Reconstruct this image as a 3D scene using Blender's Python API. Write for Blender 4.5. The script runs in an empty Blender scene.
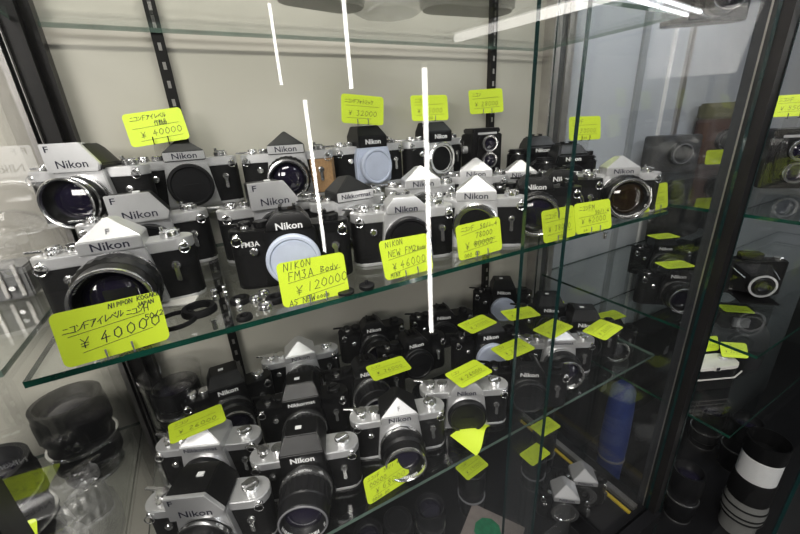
import bpy, bmesh, math, random
from mathutils import Matrix, Vector
random.seed(7)
S = bpy.context.scene
COL = S.collection
PI = math.pi
EYE = 1.35                      # height of the viewer's eye above the shop floor

# ------------------------------------------------------------------ camera geometry
_F = 370.0
def _n(v):
    v = Vector(v); v.normalize(); return v
_X = _n((786, -187, 370)); _D = Vector((55, 963, 370)); _D = _n(_D - _X * _X.dot(_D))
_Y = _X.cross(_D)
if _Y.z < 0: _Y = -_Y
_a = math.radians(1.0)
AX = _X * math.cos(_a) + _Y * math.sin(_a)
AY = -_X * math.sin(_a) + _Y * math.cos(_a)
AZ = -_D
def ray(px, py):
    v = Vector((px - 400, py - 267, _F)); return Vector((AX.dot(v), AY.dot(v), AZ.dot(v)))
def at_z(px, py, z):            # z above the shop floor
    r = ray(px, py); p = r * ((z - EYE) / r.z); p.z = z; return p
def at_y(px, py, y):
    r = ray(px, py); p = r * (y / r.y); p.z += EYE; return p
def project(p):
    q = Vector((p[0], p[1], p[2] - EYE)); c = AX * q.x + AY * q.y + AZ * q.z
    return 400 + c.x / c.z * _F, 267 + c.y / c.z * _F
def rot1(x, y):
    return x * math.cos(_a) + y * math.sin(_a), -x * math.sin(_a) + y * math.cos(_a)
def yaw_for(px, py, z, slope):
    p = at_z(px, py, z); best = (9, 0)
    for k in range(-70, 71):
        t = math.radians(k); d = Vector((math.cos(t), math.sin(t), 0)) * .05
        a = project(p - d); b = project(p + d)
        if b[0] <= a[0]: continue
        e = abs((b[1] - a[1]) / (b[0] - a[0]) - slope)
        if e < best[0]: best = (e, t)
    return max(best[1], math.radians(-38))

cam = bpy.data.cameras.new('camera'); co = bpy.data.objects.new('camera', cam); COL.objects.link(co)
cam.sensor_width = 36; cam.lens = 36 * _F / 800; cam.clip_start = .01
R = Matrix(((AX.x, -AX.y, -AX.z), (AY.x, -AY.y, -AY.z), (AZ.x, -AZ.y, -AZ.z))).to_4x4()
co.matrix_world = Matrix.Translation((0, 0, EYE)) @ R
S.camera = co

# ------------------------------------------------------------------ materials
MATS = {}
def mat(name, col, metal=0., rough=.5, noise=0., nscale=200., bump=0., bscale=900., coat=0., spec=.5):
    if name in MATS: return MATS[name]
    m = bpy.data.materials.new(name); m.use_nodes = True
    nt = m.node_tree; b = nt.nodes['Principled BSDF']
    b.inputs['Base Color'].default_value = (*col, 1); b.inputs['Metallic'].default_value = metal
    b.inputs['Roughness'].default_value = rough; b.inputs['Coat Weight'].default_value = coat
    b.inputs['Specular IOR Level'].default_value = spec
    tc = nt.nodes.new('ShaderNodeTexCoord')
    if noise:
        n = nt.nodes.new('ShaderNodeTexNoise'); n.inputs['Scale'].default_value = nscale; n.inputs['Detail'].default_value = 4
        r = nt.nodes.new('ShaderNodeValToRGB')
        r.color_ramp.elements[0].position = .3; r.color_ramp.elements[1].position = .7
        r.color_ramp.elements[0].color = (*[c * (1 - noise) for c in col], 1)
        r.color_ramp.elements[1].color = (*[min(1, c * (1 + noise)) for c in col], 1)
        nt.links.new(tc.outputs['Object'], n.inputs['Vector'])
        nt.links.new(n.outputs['Fac'], r.inputs['Fac']); nt.links.new(r.outputs['Color'], b.inputs['Base Color'])
    if bump:
        n2 = nt.nodes.new('ShaderNodeTexNoise'); n2.inputs['Scale'].default_value = bscale; n2.inputs['Detail'].default_value = 3
        bp = nt.nodes.new('ShaderNodeBump'); bp.inputs['Strength'].default_value = bump; bp.inputs['Distance'].default_value = .0006
        nt.links.new(tc.outputs['Object'], n2.inputs['Vector'])
        nt.links.new(n2.outputs['Fac'], bp.inputs['Height']); nt.links.new(bp.outputs['Normal'], b.inputs['Normal'])
    MATS[name] = m
    return m
def glass(name, tint, rough=0., ior=1.5, extra=0., white=(1, 1, 1)):
    m = bpy.data.materials.new(name); m.use_nodes = True; nt = m.node_tree
    nt.nodes.remove(nt.nodes['Principled BSDF'])
    o = nt.nodes['Material Output']
    t = nt.nodes.new('ShaderNodeBsdfTransparent'); t.inputs['Color'].default_value = (*tint, 1)
    g = nt.nodes.new('ShaderNodeBsdfGlossy'); g.inputs['Roughness'].default_value = rough; g.inputs['Color'].default_value = (*white, 1)
    f = nt.nodes.new('ShaderNodeFresnel'); f.inputs['IOR'].default_value = ior
    ge = nt.nodes.new('ShaderNodeNewGeometry'); mr = nt.nodes.new('ShaderNodeMapRange')   # straight-through pane: same Fresnel on entry and exit
    mr.inputs['To Min'].default_value = ior; mr.inputs['To Max'].default_value = 1 / ior
    nt.links.new(ge.outputs['Backfacing'], mr.inputs['Value']); nt.links.new(mr.outputs['Result'], f.inputs['IOR'])
    mx = nt.nodes.new('ShaderNodeMixShader')
    nt.links.new(t.outputs[0], mx.inputs[1]); nt.links.new(g.outputs[0], mx.inputs[2])
    nt.links.new(f.outputs[0], mx.inputs[0])
    last = mx
    if extra:
        d = nt.nodes.new('ShaderNodeBsdfDiffuse'); d.inputs['Color'].default_value = (*white, 1)
        m2 = nt.nodes.new('ShaderNodeMixShader'); m2.inputs[0].default_value = extra
        nt.links.new(mx.outputs[0], m2.inputs[1]); nt.links.new(d.outputs[0], m2.inputs[2]); last = m2
    nt.links.new(last.outputs[0], o.inputs['Surface'])
    return m
def emit(name, col, s):
    m = bpy.data.materials.new(name); m.use_nodes = True; nt = m.node_tree
    nt.nodes.remove(nt.nodes['Principled BSDF']); e = nt.nodes.new('ShaderNodeEmission')
    e.inputs['Color'].default_value = (*col, 1); e.inputs['Strength'].default_value = s
    nt.links.new(e.outputs[0], nt.nodes['Material Output'].inputs['Surface']); return m

CHROME = mat('satin_chrome', (.66, .66, .67), .62, .34, .05, 60, .05, 2500)
BRIGHT = mat('bright_chrome', (.8, .8, .8), .95, .18, .04, 90)
BLACKM = mat('black_enamel', (.005, .005, .0055), 0, .36, .15, 80, 0, 900, 0, .30)
LEATHER = mat('black_leatherette', (.008, .008, .0085), 0, .55, .3, 400, .9, 1100, 0, .18)
TAN = mat('tan_leatherette', (.34, .2, .09), 0, .55, .2, 300, .6, 900)
RUBBER = mat('black_rubber', (.006, .006, .0065), 0, .5, .2, 200, 0, 1, 0, .15)
PLASTIC = mat('black_plastic', (.009, .009, .010), 0, .38, .1, 150, 0, 1, 0, .25)
CAPW = mat('milky_plastic', (.52, .57, .70), 0, .45, .06, 60)
LENSG = mat('coated_lens', (.012, .010, .022), .0, .03, .3, 30, 0, 1, 1.0)
LENSA = mat('amber_coated_lens', (.022, .013, .006), .2, .04, .5, 60, 0, 1, 1.0)
INK = mat('black_ink', (.012, .012, .03), 0, .7, .1, 300)
WPAINT = mat('white_paint', (.8, .8, .8), 0, .5, .03, 100)
GPAINT = mat('grey_paint', (.16, .16, .17), 0, .5, .03, 100)
LIME = mat('lime_card', (.60, .76, .030), 0, .55, .03, 40)
WALL = mat('cream_wall', (.50, .478, .42), 0, .42, .05, 3, .06, 60)
WALLB = mat('pale_blue_wall', (.45, .475, .51), 0, .5, .05, 3)
DARKW = mat('dark_board', (.008, .008, .009), 0, .6, .15, 8, 0, 1, 0, .1)
ALU = mat('brushed_aluminium', (.52, .50, .48), .85, .34, .12, 40)
POSTB = mat('black_anodised', (.014, .013, .013), .4, .38, .2, 20)
POSTG = mat('grey_anodised', (.045, .048, .055), .5, .35, .15, 20)
FLOORM = mat('shop_floor', (.02, .02, .02), 0, .45, .1, 6)
CEILM = mat('shop_ceiling', (.06, .06, .06), 0, .8, .04, 5)
SHOPW = mat('shop_wall', (.025, .025, .028), 0, .7, .1, 3)
GREY = mat('grey_plastic', (.16, .16, .16), 0, .4, .1, 80)
CREAMP = mat('cream_metal', (.72, .70, .66), .1, .4, .05, 60)
YELL = mat('yellow_tape', (.62, .46, .03), 0, .5, .05, 60)
BLUE = mat('blue_fabric', (.006, .028, .17), 0, .7, .25, 250, .5, 900)
GREENP = mat('green_print', (.01, .16, .07), 0, .5, .25, 90)
CARDB = mat('grey_cardboard', (.20, .17, .155), 0, .7, .12, 60)
BROWN = mat('brown_leather', (.055, .022, .014), 0, .5, .3, 90, .5, 500)
OLIVE = mat('olive_metal', (.10, .095, .045), 0, .5, .2, 60)
RED = mat('red_paint', (.55, .12, .14), 0, .5, .05, 60)
GL_DOOR = glass('clear_glass', (.985, .985, .98))
GL_SHELF = glass('shelf_glass', (.945, .96, .95))
GL_EDGE = mat('green_glass_edge', (.004, .045, .030), 0, .12, .4, 25, 0, 1, .5)
GL_DEDGE = mat('dark_glass_edge', (.004, .022, .022), 0, .15, .3, 25, 0, 1, .3)
CLEARP = glass('clear_jar_plastic', (.97, .97, .97), .02, 1.5)
ACRYL = glass('clear_acrylic', (.96, .96, .96), .04, 1.49, .012)
PLASTW = glass('clear_wrap', (.8, .8, .8), .18, 1.6, .24, (.75, .75, .73))
TUBE = emit('led_tube', (1, .97, .93), 8)
TUBEB = emit('fluorescent_tube', (.93, .97, 1), 7)
TUBES = emit('soft_diffuser', (1, .96, .9), 2.2)

# ------------------------------------------------------------------ mesh helper
class MB:
    def __init__(s): s.bm = bmesh.new(); s.mi = 0
    def _tag(s, fs):
        for f in fs: f.material_index = s.mi
    def poly(s, vs, faces):
        v = [s.bm.verts.new(p) for p in vs]; fs = []
        for f in faces:
            try: fs.append(s.bm.faces.new([v[i] for i in f]))
            except ValueError: pass
        s._tag(fs); return s
    def box(s, x0, x1, y0, y1, z0, z1):
        return s.poly([(x0,y0,z0),(x1,y0,z0),(x1,y1,z0),(x0,y1,z0),(x0,y0,z1),(x1,y0,z1),(x1,y1,z1),(x0,y1,z1)],
                      [(3,2,1,0),(4,5,6,7),(0,1,5,4),(1,2,6,5),(2,3,7,6),(3,0,4,7)])
    def loft(s, rings):
        n = len(rings[0]); vs = [p for r in rings for p in r]; fs = []
        for k in range(len(rings) - 1):
            for i in range(n):
                j = (i + 1) % n; fs.append((k*n+i, k*n+j, (k+1)*n+j, (k+1)*n+i))
        fs.append(tuple(range(n))[::-1]); fs.append(tuple((len(rings)-1)*n + i for i in range(n)))
        return s.poly(vs, fs)
    def extr_z(s, pts, z0, z1): return s.loft([[(x, y, z0) for x, y in pts], [(x, y, z1) for x, y in pts]])
    def extr_y(s, pts, y0, y1): return s.loft([[(x, y0, z) for x, z in pts], [(x, y1, z) for x, z in pts]])
    def lathe(s, prof, axis='z', c=(0,0,0), seg=32, knurl=None, close=True, ring=False):
        # prof: (radius, height); knurl: (index range, count, depth)
        rings = []
        for k, (r, h) in enumerate(prof):
            rg = []
            for i in range(seg):
                a = 2 * PI * i / seg; rr = r
                if knurl and knurl[0] <= k <= knurl[1] and i % 2: rr = r - knurl[2]
                u, v = rr * math.cos(a), rr * math.sin(a)
                if axis == 'z': rg.append((c[0]+u, c[1]+v, c[2]+h))
                elif axis == 'y': rg.append((c[0]+u, c[1]+h, c[2]+v))
                else: rg.append((c[0]+h, c[1]+u, c[2]+v))
            rings.append(rg)
        n = seg; vs = [p for r in rings for p in r]; fs = []
        for k in range(len(rings) - 1):
            for i in range(n):
                j = (i + 1) % n; fs.append((k*n+i, k*n+j, (k+1)*n+j, (k+1)*n+i))
        if ring:
            m = len(rings) - 1
            for i in range(n):
                j = (i + 1) % n; fs.append((m*n+i, m*n+j, j, i))
        elif close:
            fs.append(tuple(range(n))[::-1]); fs.append(tuple((len(rings)-1)*n + i for i in range(n)))
        return s.poly(vs, fs)
    def cyl(s, c, r, h, axis='z', seg=24):
        return s.lathe([(r, 0), (r, h)], axis, c, seg)
    def tube(s, pts, r, seg=8, closed=False):
        P = [Vector(p) for p in pts]; n = len(P); rings = []
        for k in range(n):
            if closed: t = P[(k+1) % n] - P[k-1]
            else: t = P[min(k+1, n-1)] - P[max(k-1, 0)]
            t.normalize(); up = Vector((0,0,1)) if abs(t.z) < .9 else Vector((1,0,0))
            a = t.cross(up).normalized(); b = t.cross(a)
            rings.append([tuple(P[k] + a*r*math.cos(2*PI*i/seg) + b*r*math.sin(2*PI*i/seg)) for i in range(seg)])
        if closed:
            vs = [p for q in rings for p in q]; fs = []
            for k in range(n):
                for i in range(seg):
                    j = (i+1) % seg; m = (k+1) % n; fs.append((k*seg+i, k*seg+j, m*seg+j, m*seg+i))
            return s.poly(vs, fs)
        return s.loft(rings)
    def mesh(s, name, mats, bevel=0., sharp=32):
        bm = s.bm
        bmesh.ops.remove_doubles(bm, verts=bm.verts, dist=1e-6)
        bmesh.ops.recalc_face_normals(bm, faces=bm.faces)
        if bevel:
            es = [e for e in bm.edges if len(e.link_faces) == 2 and e.calc_face_angle(0) > math.radians(25)]
            bmesh.ops.bevel(bm, geom=es, offset=bevel, segments=2, affect='EDGES', clamp_overlap=True)
        for f in bm.faces: f.smooth = True
        for e in bm.edges:
            if len(e.link_faces) == 2 and e.calc_face_angle(0) > math.radians(sharp): e.smooth = False
        me = bpy.data.meshes.new(name); bm.to_mesh(me); bm.free()
        for m in (mats if isinstance(mats, (list, tuple)) else [mats]): me.materials.append(m)
        return me
CACHE = {}
def cached(key, fn):
    if key not in CACHE: CACHE[key] = fn()
    return CACHE[key]
def link(name, me, parent=None, loc=(0,0,0), rot=(0,0,0), label=None):
    o = bpy.data.objects.new(name, me); COL.objects.link(o); o.location = loc; o.rotation_euler = rot
    if parent: o.parent = parent
    if label: o['label'] = label
    return o
def tag(o, label, cat, group=None, kind=None):
    if label: o['label'] = label
    if cat: o['category'] = cat
    if group: o['group'] = group
    if kind: o['kind'] = kind
    return o
def struct(name, mb, mats, bevel=0., label=None, cat=None):
    o = link(name, mb.mesh(name, mats, bevel)); o['kind'] = 'structure'
    o['label'] = label or name.replace('_', ' '); o['category'] = cat or name.split('_')[0]
    return o
def thing(name, label, cat, loc, rz=0, group=None):
    o = bpy.data.objects.new(name, None); o.empty_display_size = .02; COL.objects.link(o)
    o.location = loc; o.rotation_euler = (0, 0, rz)
    return tag(o, label, cat, group)
def text_mesh(body, size, ext=.0002, bold=.0):
    def f():
        c = bpy.data.curves.new('lettering', 'FONT'); c.body = body; c.size = size; c.extrude = ext; c.offset = bold * size
        c.align_x = 'CENTER'; c.align_y = 'CENTER'; c.resolution_u = 2
        o = bpy.data.objects.new('lettering', c); COL.objects.link(o)
        bpy.context.view_layer.update()
        me = bpy.data.meshes.new_from_object(o.evaluated_get(bpy.context.evaluated_depsgraph_get()))
        bpy.data.objects.remove(o); me.materials.clear(); return me
    return cached(('txt', body, size, bold), f)
def lettering(body, size, m, parent, loc, tilt=90, rz=0, bold=.02, sx=1.):
    me = cached(('txtm', body, size, bold, m.name), lambda: text_mesh(body, size, .00015, bold).copy())
    if not me.materials: me.materials.append(m)
    o = link('lettering', me, parent, loc, (math.radians(tilt), 0, rz)); o.scale = (sx, 1, 1)
    return o

# ------------------------------------------------------------------ SLR camera bodies (origin at base centre, lens towards -Y)
def stadium(W, d, n=6):
    r = d / 2; pts = []
    for k in range(n + 1):
        a = -PI/2 + PI * k / n; pts.append((W/2 - r + r*math.cos(a), r*math.sin(a)))
    for k in range(n + 1):
        a = PI/2 + PI * k / n; pts.append((-W/2 + r + r*math.cos(a), r*math.sin(a)))
    return pts
def m_body(W):   return cached(('body', W), lambda: MB().extr_z(stadium(W, .033), .004, .060).mesh('body', LEATHER))
def m_top(W, m): return cached(('top', W, m.name), lambda: MB().extr_z(stadium(W, .0355, 8), .060, .0725).mesh('top_plate', m, .0010))
def m_base(W, m):return cached(('base', W, m.name), lambda: MB().extr_z(stadium(W, .0345, 8), 0, .0045).mesh('base_plate', m, .0006))
def m_apron(m):
    return cached(('apron', m.name), lambda: MB().extr_y([(-.036,.005),(.036,.005),(.0285,.0715),(-.0285,.0715)], -.0255, -.012).mesh('mirror_box', m, .0012))
def m_mount(m):
    return cached(('mount', m.name), lambda: MB().lathe([(.0275,-.024),(.0305,-.0255),(.0305,-.0285),(.0265,-.0290),(.0235,-.0285),(.0225,-.0265),(.020,-.0262)],'y',(0,0,.036),40).mesh('lens_mount', m))
def m_cap(m):
    return cached(('cap', m.name), lambda: MB().lathe([(.030,-.0285),(.0315,-.030),(.0315,-.0365),(.0300,-.0385),(.0272,-.0388),(.0258,-.0370),(.010,-.0368)],'y',(0,0,.036),48).mesh('body_cap', m))
def m_faceplate(m):
    return cached(('face', m.name), lambda: MB().extr_y([(-.034,.006),(.034,.006),(.036,.02),(.036,.052),(.030,.0715),(-.030,.0715),(-.036,.052),(-.036,.02)], -.0275, -.012).mesh('mirror_box', m, .0025))
def m_pyr(m, w=.028):
    def f():
        return MB().poly([(-w,-.0265,.071),(w,-.0265,.071),(w,.018,.071),(-w,.018,.071),
                          (-w,-.0265,.0845),(w,-.0265,.0845),(w,.018,.0835),(-w,.018,.0835),
                          (-.0015,-.010,.1045),(.0015,-.010,.1045),(.004,.019,.101),(-.004,.019,.101)],
             [(0,1,5,4),(1,2,6,5),(2,3,7,6),(3,0,4,7),(4,5,9,8),(5,6,10,9),(6,7,11,10),(7,4,8,11),(8,9,10,11),(3,2,1,0)]).mesh('prism', m, .0009)
    return cached(('pyr', m.name, w), f)
def m_plate(m, w=.0275):
    return cached(('plate', m.name, w), lambda: MB().box(-w, w, -.0278, -.0262, .0722, .0842).mesh('name_plate', m, .0005))
def m_fm(m):
    def f():
        return MB().loft([[(-.026,-.0265,.071),(.026,-.0265,.071),(.024,.017,.071),(-.024,.017,.071)],
                          [(-.0255,-.0265,.0795),(.0255,-.0265,.0795),(.023,.017,.0795),(-.023,.017,.0795)],
                          [(-.0150,-.0215,.0905),(.0150,-.0215,.0905),(.014,.016,.090),(-.014,.016,.090)]]).mesh('prism', m, .001)
    return cached(('fm', m.name), f)
def m_ftn(m):
    def f():
        return MB().loft([[(-.029,-.0275,.068),(.029,-.0275,.068),(.029,.021,.068),(-.029,.021,.068)],
                          [(-.029,-.0275,.0885),(.029,-.0275,.0885),(.029,.021,.0885),(-.029,.021,.0885)],
                          [(-.021,-.012,.106),(.021,-.012,.106),(.021,.020,.106),(-.021,.020,.106)]]).mesh('finder_head', m, .0012)
    return cached(('ftn', m.name), f)
FLAG = [(-.032,.070),(.027,.070),(.031,.079),(.014,.1055),(-.032,.1055)]
def m_flagplate(m): return cached(('flagp', m.name), lambda: MB().extr_y(FLAG, -.031, -.0255).mesh('front_plate', m, .0008))
def m_flaghead(m):
    def f():
        q = [(x * .985, .069 + (z - .07) * .97) for x, z in FLAG]; q2 = [(x * .94, .069 + (z - .07) * .80) for x, z in FLAG]
        return MB().loft([[(x,-.0256,z) for x, z in q], [(x,.010,z) for x, z in q], [(x,.024,z) for x, z in q2]]).mesh('finder_head', m, .0012)
    return cached(('flagh', m.name), f)
def m_knob(m, r, h, kn=True):
    return cached(('knob', m.name, r, h), lambda: MB().lathe([(r*.9,0),(r,.0006),(r,h-.0008),(r*.92,h),(r*.45,h+.0003)],'z',(0,0,0),36,(1,2,.0004) if kn else None).mesh('knob', m))
def m_lever(m):
    return cached(('lever', m.name), lambda: MB().extr_z([(-.007,-.006),(.002,-.008),(.008,-.002),(.006,.005),(-.002,.008),(-.010,.012),(-.026,.014),(-.028,.011),(-.013,.007),(-.009,.002)],0,.0028).mesh('advance_lever', m, .0005))
def m_lug(m):
    def f():
        mb = MB(); mb.lathe([(.0032,0),(.0040,.001),(.0040,.0025),(.0018,.0028)],'y',(0,0,0),16)
        mb.tube([(.0055*math.cos(2*PI*i/14), -.0015, -.004+.0055*math.sin(2*PI*i/14)) for i in range(14)], .0007, 6, True)
        return mb.mesh('strap_lug', m)
    return cached(('lug', m.name), f)
def m_timer(m):
    return cached(('timer', m.name), lambda: MB().lathe([(.0045,0),(.0052,-.001),(.0045,-.004),(.002,-.0045)],'y',(0,0,0),20).extr_y([(-.0022,0),(.0022,0),(.0028,-.017),(.0008,-.0185),(-.0024,-.017)],-.0045,-.0025).mesh('self_timer_lever', m))
def m_btn(m): return cached(('btn', m.name), lambda: MB().lathe([(.0042,0),(.0048,-.001),(.0048,-.004),(.0032,-.0052)],'y',(0,0,0),20).mesh('preview_button', m))
def m_shoe(m): return cached(('shoe', m.name), lambda: MB().box(-.010,.010,-.009,.009,0,.0012).box(-.010,-.0085,-.009,.009,.0012,.004).box(.0085,.010,-.009,.009,.0012,.004).box(-.010,-.006,-.009,.009,.004,.005).box(.006,.010,-.009,.009,.004,.005).mesh('accessory_shoe', m))

def add_lens(root, kind):
    L0 = -.0285
    def mk(prof, m, kn=None, name='lens'):
        return MB().lathe([(r, L0 + y) for r, y in prof], 'y', (0,0,.036), 56, kn, ring=('ring' in name or 'rim' in name)).mesh(name, m)
    k = kind
    if k in ('fifty', 'fifty_amber', 'fifty_tilt'):
        b = link('lens', cached(('L50',), lambda: mk([(.029,0),(.030,-.002),(.030,-.009),(.0325,-.0105),(.0335,-.013),(.0335,-.022),(.0315,-.024),(.030,-.026),(.030,-.034),(.029,-.041),(.0268,-.041),(.0245,-.033),(.0215,-.029),(.015,-.0285)], BLACKM, (4,5,.0012))), root)
        link('aperture_ring', cached(('L50a',), lambda: mk([(.0303,-.0026),(.0322,-.0032),(.0322,-.0078),(.0303,-.0084)], BRIGHT, None, 'aperture_ring')), b, label='silver aperture ring')
        link('front_rim', cached(('L50f',), lambda: mk([(.0294,-.0385),(.0299,-.041),(.0296,-.0432),(.0276,-.0436),(.0268,-.0425),(.0262,-.040)], BRIGHT, None, 'front_rim')), b, label='silver front rim')
        link('glass_element', cached(('L50g', k), lambda: mk([(.0225,-.031),(.019,-.0332),(.012,-.0352),(.005,-.0362),(.001,-.0364)], LENSA if k == 'fifty_amber' else LENSG, None, 'glass_element')), b)
        link('engraving', cached(('L50e',), lambda: engraving(.0252, L0 - .0375, .0262, L0 - .0405)), b, label='white engraved ring of numbers')
    elif k == 'hooded':
        b = link('lens', cached(('LH',), lambda: mk([(.029,0),(.031,-.002),(.031,-.012),(.034,-.014),(.034,-.030),(.032,-.032),(.032,-.044),(.0355,-.046),(.0355,-.060),(.0335,-.060),(.0315,-.045),(.026,-.036),(.018,-.035)], BLACKM, (4,4,.001))), root)
        link('aperture_ring', cached(('LHa',), lambda: mk([(.0315,-.004),(.0335,-.005),(.0335,-.011),(.0315,-.012)], BRIGHT, None, 'aperture_ring')), b, label='silver aperture ring')
        link('middle_rim', cached(('LHm',), lambda: mk([(.0322,-.032),(.0345,-.0335),(.0345,-.036),(.0322,-.0375)], BRIGHT, None, 'middle_rim')), b, label='silver middle rim')
        link('front_rim', cached(('LHf',), lambda: mk([(.0358,-.0575),(.0362,-.060),(.0350,-.0615),(.0330,-.0605),(.0322,-.055)], BRIGHT, None, 'front_rim')), b, label='silver front rim')
        link('glass_element', cached(('LHg',), lambda: mk([(.026,-.0365),(.018,-.040),(.009,-.042),(.001,-.0426)], LENSG, None, 'glass_element')), b)
    elif k == 'black':
        b = link('lens', cached(('LB',), lambda: mk([(.029,0),(.031,-.002),(.031,-.010),(.033,-.012),(.033,-.034),(.031,-.036),(.031,-.052),(.0295,-.054),(.0275,-.054),(.0245,-.046),(.021,-.042),(.015,-.0415)], PLASTIC, (3,4,.0012))), root)
        link('aperture_ring', cached(('LBa',), lambda: mk([(.0305,-.0004),(.0330,-.0008),(.0345,-.0045),(.0345,-.0100),(.0312,-.0108)], BRIGHT, None, 'aperture_ring')), b, label='silver aperture ring')
        link('front_rim', cached(('LBf',), lambda: mk([(.0296,-.052),(.0300,-.0535),(.0293,-.0548),(.0278,-.0545),(.0270,-.052)], GPAINT, None, 'front_rim')), b)
        link('glass_element', cached(('LBg',), lambda: mk([(.0225,-.0432),(.016,-.0462),(.008,-.048),(.001,-.0485)], LENSG, None, 'glass_element')), b)
        link('engraving', cached(('LBe',), lambda: engraving(.0255, L0 - .0495, .0268, L0 - .0530)), b, label='white engraved ring of numbers')
    elif k == 'cap_black':
        c = link('body_cap', m_cap(PLASTIC), root)
        link('cap_rib', cached(('rib',), lambda: MB().box(-.011,.011,-.0378,-.0366,.034,.038).mesh('cap_rib', PLASTIC, .0004)), c)
    elif k == 'cap_white':
        c = link('body_cap', m_cap(CAPW), root, label='milky white translucent body cap')
        link('cap_disc', cached(('cd',), lambda: MB().lathe([(.0245,-.0366),(.0245,-.0376),(.022,-.0378)],'y',(0,0,.036),40).mesh('cap_disc', CAPW)), c)
    elif k == 'open':
        link('mirror_chamber', cached(('och',), lambda: MB().lathe([(.0235,-.0287),(.0215,-.0275),(.020,-.0272)],'y',(0,0,.036),32).mesh('mirror_chamber', BLACKM)), root)
        link('bayonet_ring', cached(('bay',), lambda: mk([(.0255,0),(.032,-.0008),(.033,-.003),(.031,-.0050),(.0265,-.0045)], BRIGHT, None, 'bayonet_ring')), root)
def engraving(r0, y0, r1, y1):
    mb = MB(); random.seed(3); a = 0.2
    while a < 2 * PI - .3:
        if not (2.6 < a < 3.2 or 5.4 < a < 5.8):
            d = random.uniform(.035, .07)
            mb.poly([(r*math.cos(t), y, .036 + r*math.sin(t)) for r, y, t in ((r0,y0,a),(r0,y0,a+d),(r1,y1,a+d),(r1,y1,a))], [(0,1,2,3)])
            a += d + random.uniform(.03, .06)
        else: a += .1
    return mb.mesh('engraving', WPAINT)

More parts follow.
